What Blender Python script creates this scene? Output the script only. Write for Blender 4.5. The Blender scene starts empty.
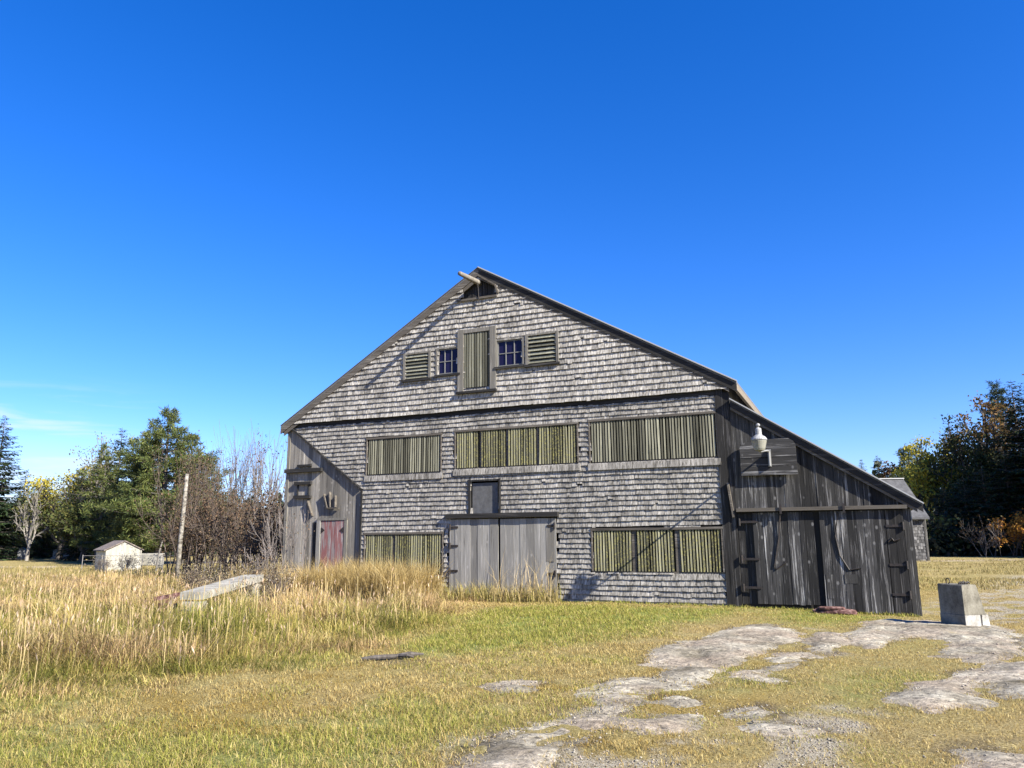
import bpy, math, random
import numpy as np
from mathutils import Vector, Matrix

random.seed(7); rng = np.random.default_rng(7)
sc = bpy.context.scene
COL = sc.collection

# ------------------------------------------------------------------ camera, sky, sun, exposure
FPX = 769.0
PITCH, ROLL, YAW = math.radians(11.348), math.radians(-0.489), math.radians(23.636)
EYE = np.array([0, 0, 1.65])
FW = np.array([0, math.cos(PITCH), math.sin(PITCH)])
R0 = np.array([1.0, 0, 0]); U0 = np.cross(R0, FW)
RT = R0 * math.cos(ROLL) + U0 * math.sin(ROLL)
UP = -R0 * math.sin(ROLL) + U0 * math.cos(ROLL)
cd = bpy.data.cameras.new('camera'); cam = bpy.data.objects.new('camera', cd); COL.objects.link(cam)
cd.sensor_fit = 'HORIZONTAL'; cd.sensor_width = 36; cd.lens = FPX / 1024 * 36
cd.clip_start = 0.1; cd.clip_end = 3000
cam.matrix_world = Matrix(((RT[0], UP[0], -FW[0], EYE[0]), (RT[1], UP[1], -FW[1], EYE[1]), (RT[2], UP[2], -FW[2], EYE[2]), (0, 0, 0, 1)))
sc.camera = cam

UD = np.array([math.cos(YAW), -math.sin(YAW), 0]); ND = np.array([-math.sin(YAW), -math.cos(YAW), 0])
SUN = 3.3 * UD + 1.0 * ND + np.array([0, 0, 2.35]); SUN /= np.linalg.norm(SUN)
elev = math.asin(SUN[2]); azim = math.atan2(SUN[0], SUN[1])
w = bpy.data.worlds.new('World'); sc.world = w; w.use_nodes = True
nt = w.node_tree; bg = nt.nodes['Background']
sky = nt.nodes.new('ShaderNodeTexSky'); sky.sky_type = 'NISHITA'; sky.sun_disc = False
sky.sun_elevation = elev; sky.sun_rotation = azim
sky.altitude = 0; sky.air_density = 1.0; sky.dust_density = 0.25; sky.ozone_density = 3.0
hs = nt.nodes.new('ShaderNodeHueSaturation'); hs.inputs['Saturation'].default_value = 1.38; hs.inputs['Value'].default_value = 1.0
nt.links.new(sky.outputs[0], hs.inputs['Color'])
tint = nt.nodes.new('ShaderNodeMix'); tint.data_type = 'RGBA'; tint.blend_type = 'MULTIPLY'; tint.inputs[0].default_value = 1; tint.inputs[7].default_value = (1.06, 1.12, 1.72, 1)
nt.links.new(hs.outputs[0], tint.inputs[6])
# thin cirrus low in the sky on the left
tc = nt.nodes.new('ShaderNodeTexCoord'); sep = nt.nodes.new('ShaderNodeSeparateXYZ'); nt.links.new(tc.outputs['Generated'], sep.inputs[0])
mp = nt.nodes.new('ShaderNodeMapping'); mp.inputs['Scale'].default_value = (5, 5, 42); mp.inputs['Rotation'].default_value = (0, math.radians(7), 0)
nz = nt.nodes.new('ShaderNodeTexNoise'); nz.inputs['Scale'].default_value = 1.6; nz.inputs['Detail'].default_value = 6; nz.inputs['Distortion'].default_value = .6
nt.links.new(tc.outputs['Generated'], mp.inputs[0]); nt.links.new(mp.outputs[0], nz.inputs['Vector'])
def wmath(op, a, b=None, c=None):
    n = nt.nodes.new('ShaderNodeMath'); n.operation = op
    for i, v in enumerate((a, b, c)):
        if v is None: continue
        if isinstance(v, (int, float)): n.inputs[i].default_value = v
        else: nt.links.new(v, n.inputs[i])
    return n.outputs[0]
def wmap(v, a, b, c, d):
    n = nt.nodes.new('ShaderNodeMapRange'); n.interpolation_type = 'SMOOTHSTEP'
    nt.links.new(v, n.inputs[0])
    for i, k in enumerate((a, b, c, d)): n.inputs[i + 1].default_value = k
    return n.outputs[0]
m1 = wmap(nz.outputs[0], .45, .72, 0, 1)
m2 = wmath('MULTIPLY', wmap(sep.outputs[2], .19, .13, 0, 1), wmap(sep.outputs[0], -.36, -.50, 0, 1))
haze = wmath('MULTIPLY', wmap(sep.outputs[2], .16, .02, 0, .35), wmap(sep.outputs[0], -.3, -.52, 0, 1))
cm = wmath('MINIMUM', wmath('ADD', wmath('MULTIPLY', wmath('MULTIPLY', m1, m2), .5), haze), .9)
mix = nt.nodes.new('ShaderNodeMix'); mix.data_type = 'RGBA'
nt.links.new(cm, mix.inputs[0]); nt.links.new(tint.outputs[2], mix.inputs[6]); mix.inputs[7].default_value = (6.2, 6.9, 7.6, 1)
nt.links.new(mix.outputs[2], bg.inputs[0]); bg.inputs[1].default_value = 0.05
sl = bpy.data.lights.new('sun', 'SUN'); sl.energy = 5.0; sl.angle = math.radians(.5); sl.color = (1, .94, .83)
so = bpy.data.objects.new('sun', sl); COL.objects.link(so); so.rotation_euler = Vector(SUN).to_track_quat('Z', 'Y').to_euler()
sc.view_settings.view_transform = 'Standard'; sc.view_settings.look = 'None'
sc.view_settings.exposure = 1.55; sc.view_settings.gamma = 1; sc.view_settings.use_curve_mapping = False
sc.render.engine = 'CYCLES'
sc.cycles.max_bounces = 6; sc.cycles.diffuse_bounces = 3; sc.cycles.transparent_max_bounces = 6
sc.cycles.use_denoising = True; sc.cycles.caustics_reflective = False; sc.cycles.caustics_refractive = False

# ------------------------------------------------------------------ helpers
def ray(px, py): return FW + RT * (px - 512) / FPX - UP * (py - 384) / FPX
def G(px, py, z=0.0):
    d = ray(px, py); return EYE + d * (z - EYE[2]) / d[2]
def at(px, Y):
    d = ray(px, 545); return d[0] / d[1] * Y
def zat(py, Y, px=512):
    d = ray(px, py); return EYE[2] + d[2] / d[1] * Y

def hash2(ix, iy, s):
    v = np.sin(ix * 127.1 + iy * 311.7 + s * 74.7) * 43758.5453
    return v - np.floor(v)
def vnoise(x, y, s=0):
    ix = np.floor(x); iy = np.floor(y); fx = x - ix; fy = y - iy
    fx = fx * fx * (3 - 2 * fx); fy = fy * fy * (3 - 2 * fy)
    a = hash2(ix, iy, s); b = hash2(ix + 1, iy, s); c = hash2(ix, iy + 1, s); d = hash2(ix + 1, iy + 1, s)
    return (a + (b - a) * fx) * (1 - fy) + (c + (d - c) * fx) * fy
def fbm(x, y, o=4, s=0):
    v = 0; a = .5; t = 0
    for k in range(o):
        v = v + a * vnoise(x, y, s + k); t += a; x = x * 2.03 + 3.1; y = y * 2.03 + 1.7; a *= .5
    return v / t
def sstep(a, b, x):
    t = np.clip((x - a) / (b - a), 0, 1); return t * t * (3 - 2 * t)
def sdpoly(x, y, P):
    P = np.asarray(P)[:, :2]; n = len(P); d = np.full(x.shape, 1e9); ins = np.zeros(x.shape, bool)
    for i in range(n):
        a = P[i]; b = P[(i + 1) % n]; e = b - a
        t = np.clip(((x - a[0]) * e[0] + (y - a[1]) * e[1]) / (e @ e + 1e-12), 0, 1)
        d = np.minimum(d, (x - a[0] - e[0] * t) ** 2 + (y - a[1] - e[1] * t) ** 2)
        c = ((a[1] > y) != (b[1] > y))
        ins ^= c & (x < (b[0] - a[0]) * (y - a[1]) / (b[1] - a[1] + 1e-12) + a[0])
    return np.where(ins, 1, -1) * np.sqrt(d)

def tag(o, label=None, cat=None, group=None, kind=None):
    if label: o['label'] = label
    if cat: o['category'] = cat
    if group: o['group'] = group
    if kind: o['kind'] = kind
    return o
def empty(name, loc, rz=0):
    o = bpy.data.objects.new(name, None); COL.objects.link(o); o.location = loc; o.rotation_euler = (0, 0, rz)
    o.empty_display_size = .2
    return o
def mesh_np(name, V, F, mat, parent=None, col=None, smooth=False):
    """V (n,3); F list of index arrays with equal corner count each, or python list of tuples"""
    me = bpy.data.meshes.new(name)
    V = np.asarray(V, dtype=np.float32)
    if isinstance(F, list) and (not F or not isinstance(F[0], np.ndarray)):
        me.from_pydata(V.tolist(), [], F)
    else:
        if isinstance(F, np.ndarray): F = [F]
        me.vertices.add(len(V)); me.vertices.foreach_set('co', V.ravel())
        idx = np.concatenate([f.ravel() for f in F]).astype(np.int32)
        tot = np.concatenate([np.full(len(f), f.shape[1]) for f in F]).astype(np.int32)
        st = np.concatenate([[0], np.cumsum(tot)[:-1]]).astype(np.int32)
        me.loops.add(len(idx)); me.loops.foreach_set('vertex_index', idx)
        me.polygons.add(len(tot)); me.polygons.foreach_set('loop_start', st); me.polygons.foreach_set('loop_total', tot)
        me.update(calc_edges=True)
    if col is not None:
        a = me.attributes.new('col', 'FLOAT_COLOR', 'POINT')
        c = np.ones((len(V), 4), np.float32); c[:, :3] = col
        a.data.foreach_set('color', c.ravel())
    if smooth: me.polygons.foreach_set('use_smooth', np.ones(len(me.polygons), bool))
    if mat: me.materials.append(mat)
    o = bpy.data.objects.new(name, me); COL.objects.link(o)
    if parent is not None: o.parent = parent
    return o
class MB:
    def __init__(s): s.v = []; s.f = []
    def hexa(s, P):
        """8 points: bottom ring 0-3, top ring 4-7"""
        n = len(s.v); s.v += [tuple(p) for p in P]
        s.f += [tuple(n + i for i in q) for q in ((3, 2, 1, 0), (4, 5, 6, 7), (0, 1, 5, 4), (1, 2, 6, 5), (2, 3, 7, 6), (3, 0, 4, 7))]
    def box(s, x0, x1, y0, y1, z0, z1):
        s.hexa([(x0, y0, z0), (x1, y0, z0), (x1, y1, z0), (x0, y1, z0), (x0, y0, z1), (x1, y0, z1), (x1, y1, z1), (x0, y1, z1)])
    def bar(s, a, b, wdt, dep, up=(0, 0, 1)):
        a = Vector(a); b = Vector(b); d = (b - a).normalized(); u = Vector(up)
        sd = d.cross(u)
        if sd.length < 1e-4: sd = d.cross(Vector((1, 0, 0)))
        sd.normalize(); u = sd.cross(d)
        P = []
        for c in (a, b):
            for i, j in ((-1, -1), (1, -1), (1, 1), (-1, 1)): P.append(c + sd * (wdt / 2 * i) + u * (dep / 2 * j))
        s.hexa(P)
    def prism(s, poly, off):
        """poly: list of 3D points, extruded by vector off"""
        n = len(s.v); k = len(poly); s.v += [tuple(p) for p in poly] + [tuple(np.add(p, off)) for p in poly]
        s.f.append(tuple(n + i for i in range(k))); s.f.append(tuple(n + k + i for i in reversed(range(k))))
        for i in range(k): j = (i + 1) % k; s.f.append((n + i, n + k + i, n + k + j, n + j))
    def tube(s, pts, rad, n=8, cap=True):
        pts = [Vector(p) for p in pts]
        if isinstance(rad, (int, float)): rad = [rad] * len(pts)
        base = len(s.v)
        for i, p in enumerate(pts):
            d = (pts[min(i + 1, len(pts) - 1)] - pts[max(i - 1, 0)]).normalized()
            x = d.cross(Vector((0, 0, 1)))
            if x.length < .05: x = d.cross(Vector((1, 0, 0)))
            x.normalize(); y = d.cross(x)
            for k in range(n):
                a = 2 * math.pi * k / n; s.v.append(tuple(p + x * (rad[i] * math.cos(a)) + y * (rad[i] * math.sin(a))))
        for i in range(len(pts) - 1):
            for k in range(n):
                s.f.append((base + i * n + k, base + i * n + (k + 1) % n, base + (i + 1) * n + (k + 1) % n, base + (i + 1) * n + k))
        if cap:
            s.f.append(tuple(base + k for k in reversed(range(n)))); s.f.append(tuple(base + (len(pts) - 1) * n + k for k in range(n)))
    def lathe(s, prof, c=(0, 0, 0), n=20):
        base = len(s.v)
        for r, z in prof:
            for k in range(n):
                a = 2 * math.pi * k / n; s.v.append((c[0] + r * math.cos(a), c[1] + r * math.sin(a), c[2] + z))
        for i in range(len(prof) - 1):
            for k in range(n): s.f.append((base + i * n + k, base + i * n + (k + 1) % n, base + (i + 1) * n + (k + 1) % n, base + (i + 1) * n + k))
        s.f.append(tuple(base + k for k in reversed(range(n)))); s.f.append(tuple(base + (len(prof) - 1) * n + k for k in range(n)))
    def build(s, name, mat, parent=None, smooth=False): return mesh_np(name, s.v, s.f, mat, parent, smooth=smooth)

# ------------------------------------------------------------------ materials
class NT:
    def __init__(s, name, rough=.85, spec=.2):
        s.m = bpy.data.materials.new(name); s.m.use_nodes = True; s.t = s.m.node_tree
        s.b = s.t.nodes['Principled BSDF']; s.b.inputs['Roughness'].default_value = rough; s.b.inputs['Specular IOR Level'].default_value = spec
    def n(s, t): return s.t.nodes.new('ShaderNode' + t)
    def l(s, a, b): s.t.links.new(a, b)
    def coord(s, scale=(1, 1, 1), kind='Object', off=None):
        c = s.n('TexCoord'); m = s.n('Mapping'); m.inputs['Scale'].default_value = scale; s.l(c.outputs[kind], m.inputs[0])
        if off is not None:
            cb = s.n('CombineXYZ')
            for i in range(3): s.l(off, cb.inputs[i])
            v = s.n('VectorMath'); v.operation = 'SCALE'; s.l(cb.outputs[0], v.inputs[0]); v.inputs['Scale'].default_value = 37.
            s.l(v.outputs[0], m.inputs[1])
        return m.outputs[0]
    def noise(s, vec, scale=1, detail=5, rough=.6, dist=0):
        n = s.n('TexNoise'); s.l(vec, n.inputs['Vector']); n.inputs['Scale'].default_value = scale; n.inputs['Detail'].default_value = detail
        n.inputs['Roughness'].default_value = rough; n.inputs['Distortion'].default_value = dist; return n.outputs[0]
    def ramp(s, f, stops):
        r = s.n('ValToRGB'); e = r.color_ramp.elements
        while len(e) < len(stops): e.new(.5)
        for i, (p, c) in enumerate(stops): e[i].position = p; e[i].color = (*c, 1) if not isinstance(c, (int, float)) else (c, c, c, 1)
        s.l(f, r.inputs[0]); return r.outputs[0]
    def mix(s, f, a, b, mode='MIX'):
        x = s.n('Mix'); x.data_type = 'RGBA'; x.blend_type = mode
        for v, i in ((f, 0), (a, 6), (b, 7)):
            if isinstance(v, (int, float)): x.inputs[i].default_value = v if i == 0 else (v, v, v, 1)
            elif isinstance(v, tuple): x.inputs[i].default_value = (*v, 1)
            else: s.l(v, x.inputs[i])
        return x.outputs[2]
    def math(s, op, a, b=None):
        x = s.n('Math'); x.operation = op
        for i, v in enumerate((a, b)):
            if v is None: continue
            if isinstance(v, (int, float)): x.inputs[i].default_value = v
            else: s.l(v, x.inputs[i])
        return x.outputs[0]
    def rnd(s): return s.n('NewGeometry').outputs['Random Per Island']
    def attr(s, name):
        a = s.n('Attribute'); a.attribute_name = name; return a.outputs['Color']
    def bump(s, h, strength=.5, dist=.01):
        b = s.n('Bump'); b.inputs['Strength'].default_value = strength; b.inputs['Distance'].default_value = dist; s.l(h, b.inputs['Height']); s.l(b.outputs[0], s.b.inputs['Normal'])
    def col(s, c):
        if isinstance(c, tuple): s.b.inputs['Base Color'].default_value = (*c, 1)
        else: s.l(c, s.b.inputs['Base Color'])
        return s.m

def wood(name, dark, mid, light, axis='z', vary=(.65, 1.25), knots=True, stain=None, grain=1.0):
    k = NT(name)
    r = k.rnd()
    g = {'z': (34, 34, 1.3), 'x': (1.3, 34, 34)}[axis]
    g2 = {'z': (9, 9, .45), 'x': (.45, 9, 9)}[axis]
    v = k.coord(g, off=r); f = k.noise(v, grain, 6, .65, .35)
    v2 = k.coord(g2, off=r); f2 = k.noise(v2, grain, 5, .6, .2)
    f3 = k.math('ADD', k.math('MULTIPLY', f, .55), k.math('MULTIPLY', f2, .45))
    c = k.ramp(f3, [(.36, dark), (.455, mid), (.535, mid), (.65, light)])
    c = k.mix(1, c, k.ramp(r, [(0, vary[0]), (1, vary[1])]), 'MULTIPLY')
    if knots:
        vv = k.n('TexVoronoi'); vv.inputs['Scale'].default_value = 3.2; k.l(k.coord((1.4, 1.4, .9)), vv.inputs['Vector'])
        kn = k.ramp(vv.outputs['Distance'], [(0.0, 1.0), (.09, .8), (.16, 0.)])
        c = k.mix(k.math('MULTIPLY', kn, .5), c, light)
    if stain: c = stain(k, c)
    k.bump(f3, .55, .012)
    return k.col(c)

M = {}
M['wood_dark'] = wood('weathered dark boards', (.008, .0077, .0073), (.036, .0345, .032), (.27, .26, .243), vary=(.35, 1.9))
M['wood_lean_door'] = wood('charcoal door boards', (.007, .007, .0068), (.029, .028, .027), (.29, .28, .265), vary=(.35, 2.0))
M['wood_grey'] = wood('silver grey boards', (.05, .044, .037), (.185, .17, .145), (.42, .39, .34), vary=(.5, 1.4))
M['wood_door'] = wood('pale silver door boards', (.075, .07, .062), (.22, .21, .188), (.42, .40, .365), vary=(.6, 1.2))
M['wood_trim'] = wood('grey brown trim boards', (.03, .026, .022), (.095, .083, .068), (.22, .20, .17), axis='x', vary=(.8, 1.2), knots=False)
M['wood_black'] = wood('nearly black trim', (.008, .008, .008), (.022, .021, .02), (.07, .066, .062), axis='x', vary=(.8, 1.3), knots=False)
M['wood_black_v'] = wood('dark upright boards', (.005, .005, .005), (.02, .019, .018), (.12, .115, .11), vary=(.7, 1.3), knots=False)
M['wood_post'] = wood('grey upright trim', (.045, .04, .034), (.145, .135, .115), (.28, .26, .23), vary=(.8, 1.2), knots=False)
M['wood_plank_h'] = wood('black weathered planks', (.008, .008, .008), (.03, .029, .028), (.20, .195, .19), axis='x', vary=(.6, 1.5))
def redst(k, c):
    n = k.noise(k.coord((9, 9, .9), off=k.rnd()), 1, 5, .65)
    return k.mix(k.ramp(n, [(.44, 0.), (.53, .7), (.60, .75), (.66, .05)]), c, (.20, .05, .048))
M['wood_red'] = wood('worn red paint on boards', (.09, .08, .075), (.22, .19, .18), (.36, .33, .31), vary=(.7, 1.2), stain=redst, knots=False)
def lichen(k, c):
    n = k.noise(k.coord((24, 24, 17)), 1, 5, .75)
    return k.mix(k.ramp(n, [(.50, 0.), (.60, .6)]), c, (.27, .25, .075))
M['slat'] = wood('olive weathered slats', (.045, .044, .031), (.125, .122, .09), (.25, .243, .185), vary=(.35, 1.6), knots=False)
M['slat_lichen'] = wood('olive slats with yellow lichen', (.045, .043, .028), (.122, .118, .08), (.25, .24, .165), vary=(.35, 1.6), knots=False, stain=lichen)
M['backing'] = wood('dark olive backing', (.006, .006, .004), (.018, .017, .011), (.05, .048, .03))
M['log'] = wood('bleached log', (.06, .052, .042), (.165, .148, .122), (.30, .28, .24), axis='z', vary=(.9, 1.1), knots=False)
M['tan'] = wood('tan eave board', (.08, .068, .052), (.17, .145, .11), (.26, .225, .175), axis='x', vary=(.9, 1.1), knots=False)

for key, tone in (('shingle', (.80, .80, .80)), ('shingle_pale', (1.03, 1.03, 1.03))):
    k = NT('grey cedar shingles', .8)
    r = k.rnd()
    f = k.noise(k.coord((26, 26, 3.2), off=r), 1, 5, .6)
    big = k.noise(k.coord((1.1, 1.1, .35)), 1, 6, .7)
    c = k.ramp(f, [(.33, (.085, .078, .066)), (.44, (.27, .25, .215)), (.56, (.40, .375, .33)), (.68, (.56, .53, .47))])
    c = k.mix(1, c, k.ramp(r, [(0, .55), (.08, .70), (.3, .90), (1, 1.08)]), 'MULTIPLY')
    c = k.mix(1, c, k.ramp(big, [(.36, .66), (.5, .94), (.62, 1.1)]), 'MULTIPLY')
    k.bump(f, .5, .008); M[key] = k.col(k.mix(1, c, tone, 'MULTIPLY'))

k = NT('dark far shingles', .85); c = k.ramp(k.noise(k.coord((12, 12, 4), off=k.rnd()), 1, 4), [(.3, (.04, .04, .04)), (.7, (.16, .155, .15))]); M['shingle_dark'] = k.col(k.mix(1, c, k.ramp(k.rnd(), [(0, .4), (1, 1.5)]), 'MULTIPLY'))
k = NT('aged asphalt roofing', .9); c = k.ramp(k.noise(k.coord((6, 6, 6)), 4, 6, .7), [(.3, .07), (.7, .16)]); M['roof'] = k.col(c)
k = NT('dark sheathing', .95); M['sheath'] = k.col((.03, .028, .026))
k = NT('bare metal edge', .5, .5); M['edge'] = k.col((.34, .34, .33))
k = NT('black iron', .6, .4); c = k.ramp(k.noise(k.coord((20, 20, 20)), 1, 4), [(.3, (.008, .008, .008)), (.7, (.035, .025, .02))]); M['iron'] = k.col(c)
k = NT('rust', .9); c = k.ramp(k.noise(k.coord((9, 9, 9)), 1, 6, .7), [(.35, (.03, .018, .016)), (.5, (.10, .048, .042)), (.65, (.26, .17, .15))]); k.bump(k.noise(k.coord((14, 14, 14)), 1, 5), .8, .02); M['rust'] = k.col(c)
k = NT('window glass', .10, .2); k.b.inputs['IOR'].default_value = 1.5; M['glass'] = k.col((.012, .010, .035))
k = NT('sash bars', .8); M['sash'] = k.col((.16, .16, .15))
k = NT('white lamp enamel', .5, .4); c = k.ramp(k.noise(k.coord((12, 12, 12)), 1, 4), [(.35, (.17, .17, .165)), (.6, (.31, .31, .30))]); M['enamel'] = k.col(c)
k = NT('ribbed lamp glass', .2, .5); k.b.inputs['Transmission Weight'].default_value = .35; M['refractor'] = k.col((.34, .335, .28))
k = NT('galvanised arm', .5, .5); M['galv'] = k.col((.22, .22, .21))
k = NT('dull wire', .7, .3); M['wire'] = k.col((.20, .19, .18))
def concrete(name, a, b, spots=.5):
    k = NT(name, .9); n = k.noise(k.coord((3, 3, 3)), 1, 8, .65); n2 = k.noise(k.coord((28, 28, 28)), 1, 4, .6)
    c = k.ramp(n, [(.32, a), (.66, b)]); c = k.mix(1, c, k.ramp(n2, [(.30, .62), (.45, 1.), (.7, 1.08)]), 'MULTIPLY')
    k.bump(n2, .5, .01); return k.col(c)
M['concrete'] = concrete('warm grey concrete', (.075, .067, .05), (.235, .22, .175))
M['whitecon'] = concrete('worn white paint on concrete', (.17, .155, .125), (.42, .41, .38))
M['palecon'] = concrete('pale lichen concrete', (.15, .142, .12), (.34, .325, .28))
M['stone'] = concrete('grey headstone', (.20, .20, .20), (.40, .40, .39))
k = NT('white shed boards', .8); c = k.ramp(k.noise(k.coord((5, 5, .8)), 1, 5, .6), [(.3, (.34, .325, .28)), (.65, (.52, .50, .45))]); M['shedwhite'] = k.col(k.mix(1, c, (.66, .66, .64), 'MULTIPLY'))
k = NT('yellowed shed boards', .8); c = k.ramp(k.noise(k.coord((5, 5, .8)), 1, 5, .6), [(.3, (.36, .33, .24)), (.65, (.56, .52, .40))]); M['shedcream'] = k.col(c)
k = NT('brown shed roof', .9); c = k.ramp(k.noise(k.coord((4, 4, 4)), 2, 6, .7), [(.3, (.06, .05, .045)), (.7, (.24, .20, .17))]); M['shedroof'] = k.col(c)
k = NT('small dark shingles', .9)
br = k.n('TexBrick'); k.l(k.coord((1, 1, 1), 'UV'), br.inputs['Vector']); br.inputs['Scale'].default_value = 1
br.inputs['Color1'].default_value = (.10, .10, .10, 1); br.inputs['Color2'].default_value = (.17, .165, .165, 1); br.inputs['Mortar'].default_value = (.03, .03, .03, 1)
M['farroof'] = concrete('grey far roof', (.05, .05, .052), (.10, .10, .103))
k = NT('birch white bark', .85); c = k.ramp(k.noise(k.coord((5, 5, 7)), 1.2, 5, .7), [(.38, (.06, .05, .04)), (.50, (.20, .185, .155)), (.7, (.36, .33, .29))]); M['birch'] = k.col(c)
k = NT('grey brown bark', .95); c = k.ramp(k.noise(k.coord((10, 10, 2)), 1, 5, .7), [(.3, (.035, .03, .026)), (.7, (.13, .115, .10))]); k.bump(k.noise(k.coord((12, 12, 3)), 1, 4), .6, .02); M['bark'] = k.col(c)
k = NT('dead silver bark', .95); c = k.ramp(k.noise(k.coord((6, 6, 2)), 1, 5, .7), [(.3, (.10, .088, .075)), (.7, (.30, .28, .245))]); M['deadbark'] = k.col(c)
k = NT('twig brown', .95); c = k.ramp(k.noise(k.coord((1, 1, 1)), 1.5, 4, .7), [(.3, (.055, .042, .034)), (.7, (.15, .12, .10))]); M['twig'] = k.col(c)
k = NT('twig grey', .95); c = k.ramp(k.noise(k.coord((1, 1, 1)), 1.5, 4, .7), [(.3, (.09, .08, .075)), (.7, (.24, .21, .19))]); M['twiggrey'] = k.col(c)

def leafmat(name, trans=.35, rough=.7, spec=.25, tone=1.0):
    k = NT(name, rough, spec); a = k.mix(1, k.attr('col'), (tone, tone, tone), 'MULTIPLY'); k.col(a)
    t = k.n('BsdfTranslucent'); k.l(a, t.inputs[0]); ms = k.n('MixShader'); ms.inputs[0].default_value = trans
    out = k.t.nodes['Material Output']; k.l(k.b.outputs[0], ms.inputs[1]); k.l(t.outputs[0], ms.inputs[2]); k.l(ms.outputs[0], out.inputs[0])
    return k.m
M['leaf'] = leafmat('leaves', .35, tone=.72); M['needle'] = leafmat('needles', .15, .6, tone=.74); M['grass'] = leafmat('grass blades', .35, .75, .15)

# ------------------------------------------------------------------ ground
DRIFT = np.array([9.2, 17.6])
def H(x, y):
    x = np.asarray(x, float); y = np.asarray(y, float)
    near = sstep(34, 24, np.hypot(x, y))
    h = near * (.07 * (fbm(x * .35 + 9, y * .35, 3, 3) - .5) + .03 * (fbm(x * 1.7, y * 1.7, 3, 8) - .5))
    h = h - .045 * sstep(3.0, .6, np.abs((x - 5.485) * ND[0] + (y - 19.625) * ND[1])) * near
    h = h - .11 * np.exp(-((x - 9.4) ** 2 + (y - 17.8) ** 2) / 8.0) * near
    return h
def Hs(x, y): return float(H(np.array([x]), np.array([y]))[0])
def gp(poly): return np.array([G(*p)[:2] for p in poly])

ROCKS = [
 [(473,760),(480,749),(511,732),(537,729),(584,718),(600,711),(585,701),(613,683),(655,678),(672,668),(640,664),(656,650),(690,642),(720,638),(739,627),(767,624),(799,634),(799,640),(769,644),(731,660),(720,670),(700,676),(670,688),(646,694),(635,703),(606,716),(627,727),(584,741),(549,749),(530,762),(520,790),(440,790)],
 [(728,676),(740,669),(767,668),(799,662),(793,666),(773,672),(769,680),(749,681)],
 [(773,658),(785,654),(809,652),(819,655),(799,660),(779,661)],
 [(868,622),(888,619),(925,617),(985,621),(1002,628),(1012,634),(1013,643),(1004,653),(992,662),(976,662),(969,657),(951,657),(953,649),(941,641),(918,639),(892,641),(871,647),(861,640)],
 [(900,697),(922,684),(957,680),(969,673),(1000,666),(1060,662),(1060,699),(1000,697),(990,690),(985,682),(974,680),(968,690),(977,701),(968,707),(933,710),(902,703)],
 [(489,686),(505,683),(539,682),(537,685),(511,690)],
 [(660,702),(676,695),(696,698),(696,704),(678,707)],
 [(612,731),(620,728),(660,722),(684,713),(700,715),(698,718),(680,724),(668,730),(640,731)],
 [(722,714),(744,706),(759,703),(768,712),(759,717),(742,716),(726,720)],
 [(757,726),(779,723),(797,728),(789,733),(767,732)],
 [(965,764),(980,755),(1000,756),(1012,762),(1008,785),(960,785)],
 [(808,640),(822,634),(836,640),(828,652),(812,650)],
]
ROCKW = [gp(p) for p in ROCKS]
def rim(x, y):
    rf = rockfield(x, y); return .75 * np.exp(-((rf + .05) / .09) ** 2) * sstep(.38, .6, fbm(x * 2.8, y * 2.8, 3, 57))
def rockwob(x, y): return .32 * (fbm(x * 2.3, y * 2.3, 5, 21) - .5) + .34 * (fbm(x * 1.1, y * 1.1, 3, 23) - .40) + .12 * (fbm(x * 9, y * 9, 3, 25) - .5)
def rockfield(x, y):
    d = np.full(x.shape, -9.)
    for P in ROCKW: d = np.maximum(d, sdpoly(x, y, P))
    return d + rockwob(x, y)
GREEN = [gp(p) for p in ([(395,648),(430,632),(470,612),(545,604),(640,606),(720,606),(742,608),(730,616),(690,622),(640,632),(570,640),(500,650),(430,655)],
                         [(752,612),(800,607),(880,613),(870,622),(800,624),(765,620)], [(300,655),(330,650),(345,658),(310,664)])]
GREEN2 = [gp(p) for p in ([(-300,790),(-200,730),(60,735),(190,725),(330,725),(420,700),(470,700),(480,730),(440,780),(300,800)], [(-60,712),(0,694),(60,686),(85,698),(40,712)],
                          [(815,686),(850,672),(900,680),(890,700),(840,705)], [(690,655),(760,670),(800,690),(740,690)])]
MOSS = [gp(p) for p in ([(110,720),(140,700),(230,694),(330,700),(350,712),(240,728),(160,732)], [(315,678),(345,672),(350,684),(320,688)], [(470,690),(500,680),(545,680),(560,690),(520,696)],
                        [(640,708),(650,695),(690,690),(760,690),(770,702),(700,712),(650,722),(618,728)], [(655,668),(680,660),(700,664),(668,674)], [(735,662),(765,655),(790,660),(760,668)], [(340,700),(420,690),(440,706),(360,712)], [(560,760),(610,735),(680,730),(700,760),(600,775)])]
GRAVEL = [gp(p) for p in ([(500,790),(590,742),(680,738),(720,752),(700,800)], [(770,740),(800,716),(850,712),(880,735),(860,770),(780,775)], [(800,640),(824,630),(845,636),(850,655),(818,654)], [(430,770),(490,735),(530,722),(600,714),(590,722),(500,745),(470,775)],
                          [(925,606),(985,590),(1070,582),(1070,618),(1000,618)],[(960,588),(1010,576),(1080,570),(1080,580),(1000,590)], [(980,640),(1060,625),(1060,640),(1000,650)])]
SOIL = [gp(p) for p in ([(440,775),(490,738),(520,728),(510,740),(480,765)], [(900,745),(960,735),(1030,740),(1030,755),(930,757)], [(365,663),(400,655),(425,658),(420,664),(380,668)], [(500,722),(560,706),(590,712),(540,722)])]
def region(P, x, y, soft=.5, sc_=1.1, seed=31, amp=.9):
    d = np.full(x.shape, -99.)
    for p in P: d = np.maximum(d, sdpoly(x, y, p))
    return sstep(-soft, soft, d + amp * (fbm(x * sc_, y * sc_, 4, seed) - .5))
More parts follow.
